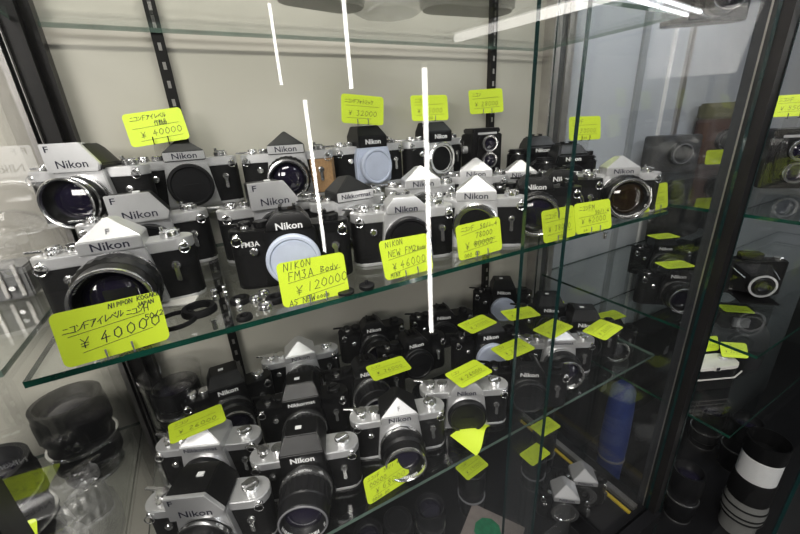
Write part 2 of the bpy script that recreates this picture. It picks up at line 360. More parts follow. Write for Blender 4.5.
def slr(label, px, py, base, finder, front, yaw=None, slope=None, top=CHROME, name='Nikon', W=.147, head=None, group=None, leather=None,
        extra=(), txt=None, obj_name='slr_camera', apron=None, Yf=None, fix=1.):
    hz, yo = {'pyramid':(.0785,-.028), 'fm':(.076,-.027), 'ftn':(.079,-.028), 'flag':(.084,-.031)}[finder]
    zb = EYE + base
    if Yf: p = at_y(px, py, Yf)
    else: p = at_z(px, py, zb + hz)
    if yaw is None: yaw = yaw_for(px, py, zb + hz, slope)
    else: yaw = math.radians(yaw)
    ox, oy = -yo * math.sin(yaw), yo * math.cos(yaw)
    t = thing(obj_name, label, 'camera', (p.x - ox, p.y - oy, zb), yaw, group)
    head = head or top; ap = apron or top; t['_fix'] = float(fix)
    dark = top is BLACKM
    b = link('body', m_body(W), t)
    if leather:
        link('grip_cover', cached(('gc',), lambda: MB().extr_z([(.034,-.0168),(.060,-.0168),(.068,-.014),(.0715,-.007),(.0725,0),(.0738,0),(.0730,-.0075),(.0690,-.0150),(.0602,-.0178),(.034,-.0178)],.006,.0595).mesh('grip_cover', leather)), b, label='tan leather patch on the grip')
    link('top_plate', m_top(W, top), t); link('base_plate', m_base(W, top), t)
    link('mirror_box', m_faceplate(ap) if 'wideface' in extra else m_apron(ap), t)
    link('lens_mount', m_mount(BRIGHT), t)
    add_lens(t, front)
    ink = WPAINT if head is BLACKM else INK
    if finder == 'pyramid':
        link('prism', m_pyr(head), t)
        pl = link('name_plate', m_plate(BLACKM if (head is BLACKM and dark) else CHROME), t)
        lettering(name, .0118 if len(name) < 7 else .0088, WPAINT if (head is BLACKM and dark) else INK, pl, (0,-.0280,.0782), sx=1.15, bold=.012)
        if 'flogo' in extra:
            tl = math.degrees(math.atan2(.020, .0165))
            lettering('F', .0085, GPAINT, t, (0,-.0212,.0918), tl, bold=.02)
        if 'tri' in extra:
            link('front_triangle', cached(('tri',), lambda: MB().poly([(-.0262,-.0268,.0850),(.0262,-.0268,.0850),(0,-.0106,.1040),(-.0262,-.0258,.0850),(.0262,-.0258,.0850),(0,-.0096,.1040)],[(0,1,2),(5,4,3),(0,3,4,1),(1,4,5,2),(2,5,3,0)]).mesh('front_triangle', CHROME)), t, label='silver front face of the prism')
    elif finder == 'fm':
        pr = link('prism', m_fm(head), t)
        lettering(name, .0112 if len(name) < 6 else .0085, ink, pr, (0,-.0268,.0758), bold=.02, sx=1.1)
        link('accessory_shoe', m_shoe(BRIGHT if not dark else BLACKM), t, (0,.001,.0905))
    elif finder == 'ftn':
        h = link('finder_head', m_ftn(head), t)
        lettering(name, .0115 if len(name) < 7 else .0085, ink, h, (0,-.0277,.0785), bold=.025, sx=1.1)
        link('meter_window', cached(('mw',), lambda: MB().box(-.004,.004,-.003,.003,.1058,.1065).mesh('meter_window', WPAINT)), h, (-.004,.002,0), label='small white meter window')
        link('battery_cap', cached(('bc',), lambda: MB().lathe([(.0085,0),(.0095,.0008),(.0092,.002),(.0075,.0023),(.0072,.0012),(.003,.0012)],'z',(0,0,0),28).mesh('battery_cap', CHROME)), t, (-.036,.004,.0725))
    elif finder == 'flag':
        h = link('finder_head', m_flaghead(BLACKM), t, label='black finder head behind the plate')
        pl = link('front_plate', m_flagplate(head), t)
        lettering(name, .0135, ink, pl, (-.001,-.0312,.0795), bold=.005, sx=1.12)
        lettering('F', .0105, ink, pl, (-.0245,-.0312,.0985), bold=.01, sx=1.25)
        link('meter_window', cached(('mw2',), lambda: MB().box(-.004,.004,-.003,.003,.1030,.1050).mesh('meter_window', WPAINT)), h, (-.002,.0,0), label='small white meter window')
    if txt: lettering(txt, .0085, WPAINT, t, (-.047,-.0178,.0565), bold=.02)
    km = BRIGHT if not dark else (BRIGHT if 'brightknobs' in extra else BLACKM)
    x0 = -W/2
    if W > .13: link('shutter_dial', m_knob(km, .0088, .0075), t, (x0 + .038, .000, .0725))
    link('shutter_button', m_knob(BRIGHT, .0048, .004, False), t, (x0 + (.020 if W > .13 else .0245), -.007, .0725))
    link('advance_lever', m_lever(km if not dark else BLACKM), t, (x0 + (.019 if W > .13 else .013), .002, .0735))
    link('lever_hub', m_knob(km, .0072, .0055), t, (x0 + (.019 if W > .13 else .013), .003, .0745))
    rk = link('rewind_knob', m_knob(km, .0105, .0075), t, (W/2 - (.022 if W > .13 else .0145), .0, .0725))
    link('rewind_crank', cached(('crank', km.name), lambda: MB().box(-.009,.007,-.0016,.0016,0,.0016).cyl((-.0075,0,.0016),.0022,.0035,'z',12).mesh('rewind_crank', km)), rk, (0,0,.0078), (0,0,.5))
    for sgn in (-1, 1): link('strap_lug', m_lug(BRIGHT), t, (sgn * (W/2 - .010), -.0172, .0655))
    link('self_timer_lever', m_timer(BRIGHT if 'notimer' not in extra else BLACKM), t, (.051, -.0165, .043))
    link('preview_button', m_btn(BRIGHT), t, (-.044, -.0165, .048))
    return t

MID = -.178; LOW = -.480; RISE = -.1043; DECK = -.90; DECK2 = -1.14; UPP = .148; KU = .89; ROW2 = -.166
FRONT_MID = .367; FRONT_LOW = .336; BACK = .72; XL = -.1665; XR = .797; SU = (.0765, .048)

# ------------------------------------------------------------------ the room
Z = lambda z: EYE + z
struct('floor', MB().box(-3, 5, -4, 1.4, -.05, 0), FLOORM, label='dark shop floor')
struct('ceiling', MB().box(-3, 5, -4, 1.4, Z(1.05), Z(1.10)), CEILM, label='pale shop ceiling')
struct('wall_rear', MB().box(-3, 5, -4.05, -4, 0, Z(1.05)), SHOPW, label='grey shop wall behind the viewer')
struct('wall_back', MB().box(-1.6, XR, BACK, BACK + .02, Z(-.95), Z(.75)), WALL, label='cream back panel of the display case')
struct('wall_right', MB().box(XR, 3.4, BACK, BACK + .02, Z(-.95), Z(.75)), WALLB, label='pale blue back panel of the neighbouring case')
struct('floor_case', MB().box(-1.6, .800, .262, BACK, Z(DECK) - .03, Z(DECK)), DARKW, label='dark floor board of the display case')
struct('floor_neighbour', MB().box(.802, 3.4, .085, BACK, Z(DECK2) - .03, Z(DECK2)), DARKW, label='dark floor board of the neighbouring case')
struct('base_case', MB().box(-1.6, .800, .27, BACK, 0, Z(DECK) - .03), DARKW, label='dark base below the display case')
struct('base_neighbour', MB().box(.802, 3.4, .09, BACK, 0, Z(DECK2) - .03), DARKW, label='dark base below the neighbouring case')
struct('ceiling_blocker', MB().box(1.5, 3.4, .085, BACK, Z(.75), Z(.77)), DARKW, label='added dark board shading the neighbouring case')  # unseen board added to keep light out of the neighbouring case

# posts
def post(name, boxes, mats, label):
    mb = MB()
    for k, b in boxes: mb.mi = k; mb.box(*b)
    return struct(name, mb, mats, 0, label, 'post')
ZB, ZT = Z(DECK), Z(.75)
post('trim_1', [(0, (-.147,-.135,.695,BACK,ZB,ZT)), (0, (-.166,-.147,.680,BACK,ZB,ZT)), (1, (-.176,-.166,.673,BACK,ZB,ZT)), (1, (-.179,-.176,.677,BACK,ZB,ZT))], [POSTB, ALU], 'black and silver corner post at the back left')
post('trim_2', [(0, (-.212,-.163,.268,.302,ZB,ZT))], [POSTB], 'black front post at the left edge')
post('trim_3', [(0, (.786,.815,.270,.297,ZB,ZT)), (1, (.786,.806,.2972,.3115,ZB,ZT)), (2, (.7850,.7872,.2950,.2974,ZB,ZT))], [POSTB, POSTG, ALU], 'black front post between the two cases')
post('trim_4', [(0, (XR-.004,XR+.020,.690,BACK,ZB,ZT)), (0, (XR+.045,XR+.068,.690,BACK,ZB,ZT)), (1, (XR+.020,XR+.045,.695,BACK,ZB,ZT))], [ALU, POSTG], 'silver corner post at the back right')
def upright(name, x, label):
    mb = MB(); mb.box(x-.0078,x+.0078,BACK-.012,BACK,ZB,ZT); mb.mi = 1
    z = ZB + .02
    while z < ZT - .03: mb.box(x-.0022,x+.0022,BACK-.0125,BACK-.011,z,z+.010); z += .025
    return struct(name, mb, [POSTB, ALU], 0, label, 'upright')
upright('trim_5', -.005, 'black slotted shelf upright left of centre')
upright('trim_6', .630, 'black slotted shelf upright on the right')

def strip(name, pxa, w, m, label):
    x = at_y(*pxa, BACK - .004).x
    return post(name, [(0, (x - w/2, x + w/2, BACK - .008, BACK - .0004, Z(DECK2), ZT))], [m], label)
strip('trim_9', (612,250), .026, mat('mid_grey_profile', (.30,.32,.34), .1, .4, .05, 20), 'dark grey upright profile on the back of the neighbouring case')
strip('trim_10', (636,250), .009, WPAINT, 'pale upright strip on the back of the neighbouring case')
strip('trim_11', (650,250), .022, ALU, 'silver upright profile on the back of the neighbouring case')
# glass panes
def pane(name, b, edge_axis, em, label, cat='glass pane'):
    mb = MB(); mb.box(*b)
    me = mb.mesh(name, [GL_DOOR, em])
    for f in me.polygons:
        if abs(f.normal[edge_axis]) < .5: f.material_index = 1
    o = link(name, me); o['kind'] = 'structure'; o['label'] = label; o['category'] = cat
    return o
pane('window_1', (-.163,.360,.272,.277,ZB,ZT), 1, GL_DEDGE, 'sliding glass door on the left of the case')
pane('window_2', (.306,.7845,.284,.289,ZB,ZT), 1, GL_DEDGE, 'sliding glass door on the right of the case')
pane('window_3', (XL-.005,XL,.3025,.673,ZB,ZT), 0, GL_DEDGE, 'clear glass side of the case on the left')
pane('window_4', (XR,XR+.005,.3120,.6898,ZB,ZT), 0, GL_DEDGE, 'clear glass side of the case on the right')
pane('window_5', (.8155,3.4,.092,.097,Z(DECK2),ZT), 1, GL_DEDGE, 'glass door of the neighbouring case')
pane('window_6', (.8085,.8135,.098,.2690,Z(DECK2),ZT), 0, GL_DEDGE, 'glass side of the neighbouring case')

# glass shelves
def shelf(label, x0, x1, y0, y1, z, em=GL_EDGE):
    mb = MB(); mb.box(x0, x1, y0, y1, Z(z) - .006, Z(z))
    me = mb.mesh('glass_shelf', [GL_SHELF, em])
    for f in me.polygons:
        if abs(f.normal.z) < .5: f.material_index = 1
    return tag(link('glass_shelf', me), label, 'shelf')
shelf('middle glass shelf with green edge carrying the upper rows of cameras', -.159, .768, FRONT_MID, .706, MID)
EDGE2 = mat('pale_glass_edge', (.10, .15, .125), 0, .2, .3, 25, 0, 1, .5)
shelf('lower glass shelf carrying the black cameras', -.155, .768, FRONT_LOW, .706, LOW, EDGE2)
shelf('topmost glass shelf seen from below', -.155, .768, .40, .706, UPP, EDGE2)
shelf('glass shelf of the left case holding a grey ribbed box', -1.0, -.182, .40, .706, MID, EDGE2)
shelf('glass shelf of the left case under the large lens barrels', -1.0, -.182, .33, .706, LOW, EDGE2)
R1 = -.178; R2 = -.43; R3 = -.62
shelf('glass shelf of the right case under the camera with two chrome-ringed lenses', .83, 2.6, .20, .706, R1)
shelf('glass shelf of the right case under the folding camera', .83, 2.6, .20, .706, R2)
shelf('glass shelf of the right case under the silver-trimmed camera', .83, 2.6, .20, .706, R3)

# ------------------------------------------------------------------ cameras on the middle shelf
G = 'cameras on the middle shelf'; GL = 'cameras on the lower shelf'
def C(*a, **k): k.setdefault('group', G); return slr(*a, **k)
# front row
C('silver camera with pointed prism behind the largest lime card, left front corner', 108, 246, MID, 'pyramid', 'fifty', yaw=-2, extra=('flogo',), fix=0.1)
C('black camera with round milky white body cap in the front row, behind a lime card', 293, 224, MID, 'fm', 'cap_white', yaw=-14, top=BLACKM, txt='FM3A', W=.1425, fix=0.15)
C('silver camera with flat-topped prism and black body cap, behind the card priced 46000', 396, 208, MID, 'fm', 'cap_black', slope=-.10, W=.1425, apron=CHROME, fix=0.25)
C('silver camera with bright pointed prism behind the card with the crossed-out price', 474, 196, MID, 'pyramid', 'open', slope=.08, fix=0.3)
C('black camera with silver-rimmed lens on the middle shelf, behind the dark door edge', 535, 186, MID, 'fm', 'fifty', slope=.0, top=BLACKM)
C('dark camera with silver-rimmed lens behind the two side-by-side lime cards of the middle shelf', 577, 179, MID, 'fm', 'fifty', slope=.0, top=BLACKM, extra=('brightknobs',), fix=.35)
C('silver camera with amber-tinted lens at the right end of the middle shelf', 624, 172, MID, 'pyramid', 'fifty_amber', slope=-.03, fix=0.15)
for ch in COL.objects:
    if ch.name.startswith('lens') and ch.data and ch.parent and 'amber-tinted' in ch.parent.get('label', '') and ch.name.split('.')[0] == 'lens':
        ch.scale = (1.22, 1.05, 1.22); ch.location = (0, 0, -.036*.22)
for ch in COL.objects:
    if ch.name.split('.')[0] == 'lens' and ch.parent and 'behind the largest lime card' in ch.parent.get('label', ''):
        ch.scale = (1.15, 1.3, 1.15); ch.location = (0, .0285*.30, -.036*.15)
    if ch.name.split('.')[0] == 'lens' and ch.parent and ('side-by-side' in ch.parent.get('label', '') or 'on the middle shelf, behind the dark door edge' in ch.parent.get('label', '')):
        ch.scale = (1.08, .62, 1.08); ch.location = (0, -.0285*.38, -.036*.08)
    if ch.name.split('.')[0] == 'lens' and ch.parent and 'amber-tinted' in ch.parent.get('label', ''):
        ch.scale = (1.18, 1.0, 1.18); ch.location = (0, 0, -.036*.18)
# second row
st = thing('acrylic_slab', 'low clear acrylic slab under the second row of cameras', 'display slab', (.17, .545, Z(MID)))
link('slab', MB().box(-.31,.31,-.055,.058,0,.012).mesh('slab', ACRYL, .001), st)
C('silver camera with tall flag-shaped finder plate right behind the left front camera', 140, 211, ROW2, 'flag', 'cap_black', yaw=0, fix=0.5)
C('silver camera with tall flag-shaped finder plate, peeking out behind the black camera with milky cap', 284, 200, ROW2, 'flag', 'cap_black', yaw=0, fix=0.6)
C('silver camera with pointed prism between the thin light streak and the flat-topped silver camera', 359, 198, ROW2, 'pyramid', 'none', yaw=4, name='Nikkormat', head=BLACKM, apron=CHROME, W=.116, fix=.5)
C('silver camera with pointed prism partly behind the tall light streak', 425, 185, ROW2, 'pyramid', 'none', yaw=-20, W=.116, fix=.5)
C('silver camera whose pointed prism shows just above the bright pointed prism', 476, 174, ROW2, 'pyramid', 'none', slope=.05, W=.116)
C('silver camera with pointed prism behind the dark glass door edge', 522, 176, MID, 'pyramid', 'none', slope=.10, W=.116)
# raised back row

rs = thing('display_riser', 'clear acrylic step lifting the back row of cameras', 'display riser', (.235, .665, Z(MID)))
link('step_top', MB().box(-.375,.335,-.042,.041,.0687,.0737).mesh('step_top', ACRYL), rs)
for x in (-.37, 0, .33): link('leg', MB().box(x-.0025,x+.0025,-.041,.040,0,.0687).mesh('leg', ACRYL), rs)
C('silver camera with big deep lens under a flag-shaped plate, leftmost of the back row', 83, 146, RISE, 'flag', 'hooded', yaw=-20, Yf=.635, fix=0.15)
C('silver camera with black-roofed pointed prism and black body cap, second in the back row', 186, 156, RISE, 'pyramid', 'cap_black', yaw=0, Yf=.640, head=BLACKM, apron=CHROME, fix=0.2)
for ch in COL.objects:
    if ch.name.split('.')[0] == 'lens' and ch.parent and 'leftmost of the back row' in ch.parent.get('label', ''):
        ch.scale = (.86, .64, .86); ch.location = (0, -.0285*.36, .036*.14)
C('silver camera with tan leather grip behind the thin light streak', 281, 151, RISE, 'pyramid', 'fifty', yaw=-16, Yf=.640, head=BLACKM, leather=TAN)
C('silver camera with black finder head and wide milky white body cap in the back row', 367, 141, RISE, 'ftn', 'cap_white', yaw=4, Yf=.640, head=BLACKM, extra=('wideface',), apron=CAPW, fix=0.2)
C('silver camera with black finder head and open ring mount behind the tall light streak', 428, 137, RISE, 'ftn', 'open', yaw=5, Yf=.640, head=BLACKM)

# tall black motor-drive bodies
def tall_slr(label, px, py, base, yaw, Yf=None, group=G, h=.128):
    zb = Z(base); hz = h - .030
    p = at_y(px, py, Yf) if Yf else at_z(px, py, zb + hz); y = math.radians(yaw); yo = -.040
    t = thing('slr_camera', label, 'camera', (p.x + yo*math.sin(y), p.y - yo*math.cos(y), zb), y, group); t['_fix'] = .5
    link('body', cached(('tb', h), lambda: MB().extr_z(stadium(.135,.044,8),0,h-.034).mesh('body', PLASTIC, .003)), t)
    link('grip', cached(('tg', h), lambda: MB().lathe([(.014,0),(.019,.004),(.019,h-.046),(.013,h-.036)],'z',(-.050,-.026,0),24).mesh('grip', RUBBER)), t)
    pr = link('prism', cached(('tp', h), lambda: MB().loft([[(-.036,-.036,h-.040),(.036,-.036,h-.040),(.036,.026,h-.040),(-.036,.026,h-.040)],
        [(-.032,-.040,h-.020),(.032,-.040,h-.020),(.030,.026,h-.016),(-.030,.026,h-.016)],[(-.022,-.020,h),(.022,-.020,h),(.022,.020,h),(-.022,.020,h)]]).mesh('prism', PLASTIC, .003)), t)
    lettering('Nikon', .0115, WPAINT, pr, (0,-.0402,h-.029), 84, bold=.025, sx=1.15)
    link('shoulder', cached(('ts', h), lambda: MB().extr_z(stadium(.131,.040,8),h-.034,h-.026).mesh('shoulder', PLASTIC, .003)), t)
    link('lens_mount', cached(('tm', h), lambda: MB().lathe([(.030,-.020),(.034,-.030),(.034,-.036),(.030,-.040),(.024,-.039)],'y',(0,0,h*.40),40).mesh('lens_mount', PLASTIC)), t)
    link('mode_dial', m_knob(BLACKM, .0095, .009), t, (.050,0,h-.026))
    link('shutter_button', m_knob(BRIGHT, .006, .004, False), t, (-.050,-.024,h-.036))
    link('accessory_shoe', m_shoe(BLACKM), t, (0,.002,h))
    return t
tall_slr('bulky black camera with sloping prism, just right of the dark door edge', 548, 146, MID, -25, Yf=.632, h=.136)
tall_slr('bulky black camera with white name on its prism under the single tall card, back right', 583, 157, MID, -28, Yf=.545, h=.120)

# twin-lens reflex
def tlr(label, p, yaw, cat='camera', group=None, plate=BLACKM, ring=BRIGHT):
    t = thing('twin_lens_camera', label, cat, p, math.radians(yaw), group)
    link('body', cached(('tlb', 0), lambda: MB().box(-.042,.042,-.040,.045,0,.100).mesh('body', LEATHER, .003)), t)
    link('front_plate', cached(('tlf', plate.name), lambda: MB().extr_y([(-.030,.012),(.030,.012),(.032,.03),(.032,.085),(.024,.098),(-.024,.098),(-.032,.085),(-.032,.03)],-.050,-.040).mesh('front_plate', plate, .002)), t)
    for z, nm in ((.034, 'taking_lens'), (.076, 'viewing_lens')):
        l = link(nm, cached(('tll', nm), lambda: MB().lathe([(.0195,-.050),(.0195,-.060),(.0165,-.062),(.0150,-.056),(.012,-.055)],'y',(0,0,z),32).mesh(nm, BLACKM)), t)
        link('lens_ring', cached(('tlr', nm), lambda: MB().lathe([(.0196,-.0575),(.0205,-.059),(.0200,-.0625),(.0160,-.0628),(.0155,-.060)],'y',(0,0,z),32,ring=True).mesh('lens_ring', ring)), l, label='bright ring around the lens')
        link('glass_element', cached(('tle', nm), lambda: MB().lathe([(.0148,-.0565),(.009,-.0585),(.001,-.0592)],'y',(0,0,z),24).mesh('glass_element', LENSG)), l)
    link('hood', cached(('tlh', 0), lambda: MB().box(-.038,.038,-.036,.040,.100,.114).mesh('hood', BLACKM, .003)), t)
    for z in (.04, .07): link('focus_knob', cached(('tlk', z), lambda: MB().lathe([(.011,0),(.012,.001),(.012,.010),(.010,.011)],'x',(.042,0,z),24,(1,2,.0006)).mesh('focus_knob', BRIGHT)), t)
    link('winding_crank', cached(('tlc', 0), lambda: MB().cyl((-.052,.0,.06),.010,.010,'x').box(-.054,-.051,-.004,.03,.056,.064).mesh('winding_crank', CHROME)), t)
    link('name_band', cached(('tln', 0), lambda: MB().box(-.026,.026,-.0415,-.040,.0985,.1035).mesh('name_band', CHROME, .0004)), t)
    return t
p = at_y(487, 152, .61)
tlr('black twin-lens reflex camera with two stacked lenses on the acrylic step', (p.x + .01, .655, Z(RISE)), -18, group=None).scale = (.78, .78, .78)

# ------------------------------------------------------------------ cameras on the lower shelf
def L(*a, **k): k.setdefault('group', GL); return slr(*a, **k)
L('black camera with square finder head on the lower shelf, beside the clear jar', 233, 392, LOW, 'ftn', 'fifty', yaw=0, top=BLACKM, extra=('brightknobs',), fix=0.4)
L('silver camera half covered by the leftmost flat lime card on the lower shelf', 200, 450, LOW, 'pyramid', 'cap_black', slope=-.1, name='Nikkormat', fix=0.3)
L('silver camera with white flag-shaped finder plate at the bottom left of the picture', 200, 510, LOW, 'flag', 'fifty', slope=-.12, fix=0.12)
L('black camera with longer white lettering on its head, behind the large-lensed black camera', 297, 411, LOW, 'ftn', 'black', slope=-.2, top=BLACKM, name='Nikkormat', fix=0.3)
L('black-headed camera with large black lens at the front edge of the lower shelf', 302, 463, LOW, 'ftn', 'black', slope=-.17, top=CHROME, head=BLACKM, apron=BLACKM, fix=0.1)
L('silver camera with black pointed prism and silver-rimmed lens, behind the card at the shelf edge', 401, 410, LOW, 'pyramid', 'fifty', slope=-.15, extra=('flogo','tri'), head=BLACKM, fix=.08)
L('silver camera with big black body cap and a lime card on its prism', 470, 401, LOW, 'fm', 'cap_black', slope=-.06, fix=0.15)
L('silver camera with protruding silver-rimmed lens at the right of the lower shelf', 564, 347, LOW, 'pyramid', 'fifty', slope=-.03, name='Nikkormat', fix=0.12)
L('silver camera with pale pointed prism and black lens, back left of the lower shelf', 308, 359, LOW, 'pyramid', 'black', slope=-.22, fix=0.4)
L('black camera with silver-rimmed lens at the back of the lower shelf, left of centre', 373, 340, LOW, 'fm', 'fifty', slope=-.2, top=BLACKM)
L('black camera with silver-faced prism at the back centre of the lower shelf', 413, 348, LOW, 'fm', 'cap_black', slope=-.28, top=BLACKM)
L('dark camera with silver-faced prism left of the centre card of the lower shelf', 366, 369, LOW, 'fm', 'black', slope=-.25, top=BLACKM)
L('black camera with silver-outlined prism at the back of the lower shelf, beside the light streak', 444, 318, LOW, 'fm', 'cap_black', slope=-.12, top=BLACKM)
L('black camera with milky cap beside the upper of the two cards near the door edge', 486, 341, LOW, 'ftn', 'cap_white', slope=-.15, top=BLACKM)
L('black camera with milky cap farthest back on the lower shelf, by the right upright', 504, 293, LOW, 'ftn', 'cap_white', slope=.0, top=BLACKM, fix=0.4)
L('black camera on the lower shelf just right of the dark door edge', 521, 371, LOW, 'fm', 'cap_black', slope=.0, top=BLACKM)
L('black camera under the rightmost flat card of the lower shelf', 592, 336, LOW, 'ftn', 'cap_black', slope=.05, top=BLACKM)
L('black camera at the back right of the lower shelf, behind the silver-lensed camera', 556, 318, LOW, 'ftn', 'cap_black', slope=.0, top=BLACKM)

# nudge bodies apart where their outlines would touch
LOCAL = {}
def rects(o, grow=.0018):
    if o.name not in LOCAL:
        out = []
        for ch in o.children:
            if ch.name.split('.')[0] in ('body', 'top_plate', 'prism', 'finder_head', 'front_plate', 'lens', 'body_cap', 'mirror_box', 'grip'):
                me = ch.data; xs = [v.co.x*ch.scale.x + ch.location.x for v in me.vertices]; ys = [v.co.y*ch.scale.y + ch.location.y for v in me.vertices]
                out.append((min(xs), max(xs), min(ys), max(ys)))
        LOCAL[o.name] = out
    sc = o.scale.x; a = o.rotation_euler.z; c, s_ = math.cos(a), math.sin(a); L = o.location
    return [[(L.x + sc*(x*c - y*s_), L.y + sc*(x*s_ + y*c)) for x, y in ((r[0]-grow,r[2]-grow),(r[1]+grow,r[2]-grow),(r[1]+grow,r[3]+grow),(r[0]-grow,r[3]+grow))] for r in LOCAL[o.name]]
def mtv(A, B):
    best = None
    for P in (A, B):
        for i in (0, 1):
            ex, ey = P[i+1][0]-P[i][0], P[i+1][1]-P[i][1]; l = math.hypot(ex, ey); nx, ny = -ey/l, ex/l
            a = [x*nx + y*ny for x, y in A]; b = [x*nx + y*ny for x, y in B]
            d1, d2 = max(a) - min(b), max(b) - min(a)
            if d1 <= 0 or d2 <= 0: return None
            d, sg = (d1, -1) if d1 < d2 else (d2, 1)
            if best is None or d < best[0]: best = (d, nx*sg, ny*sg)
    return best
def relax(objs, bounds, iters=120):
    for it in range(iters):
        moved = False; R_ = [rects(o) for o in objs]
        for i in range(len(objs)):
            for j in range(i):
                w = None
                for A in R_[i]:
                    for B in R_[j]:
                        m = mtv(A, B)
                        if m and (w is None or m[0] > w[0]): w = m
                if w:
                    moved = True; fi, fj = objs[i].get('_fix', 1), objs[j].get('_fix', 1); d0 = w[0] + .0003
                    for o, sg, d in ((objs[i], 1, d0*fi/(fi+fj)), (objs[j], -1, d0*fj/(fi+fj))):
                        o.location.x += w[1]*d*sg; o.location.y += w[2]*d*sg
                    R_[i] = rects(objs[i]); R_[j] = rects(objs[j])
        for o in objs:
            P = [p for r in rects(o, 0) for p in r]; x0, x1 = min(p[0] for p in P), max(p[0] for p in P); y0, y1 = min(p[1] for p in P), max(p[1] for p in P)
            b = bounds
            if x0 < b[0]: o.location.x += b[0]-x0
            if x1 > b[1]: o.location.x -= x1-b[1]
            if y0 < b[2]: o.location.y += b[2]-y0
            if y1 > b[3]: o.location.y -= y1-b[3]
        if not moved: return it
    return iters
bpy.context.view_layer.update()
def level(z): return [o for o in COL.objects if o.parent is None and o.get('category') == 'camera' and abs(o.location.z - Z(z)) < .02]
def before(objs): return {o: o.location.copy() for o in objs}
for zz, bd in ((MID, (-.1655,.795,.352,.702)), (RISE, (-.20,.60,.56,.708)), (LOW, (-.155,.78,.325,.705))):
    ob = level(zz); b4 = before(ob); n = relax(ob, bd)
    for o in ob:
        pass

for o in COL.objects:
    if '_fix' in o: del o['_fix']

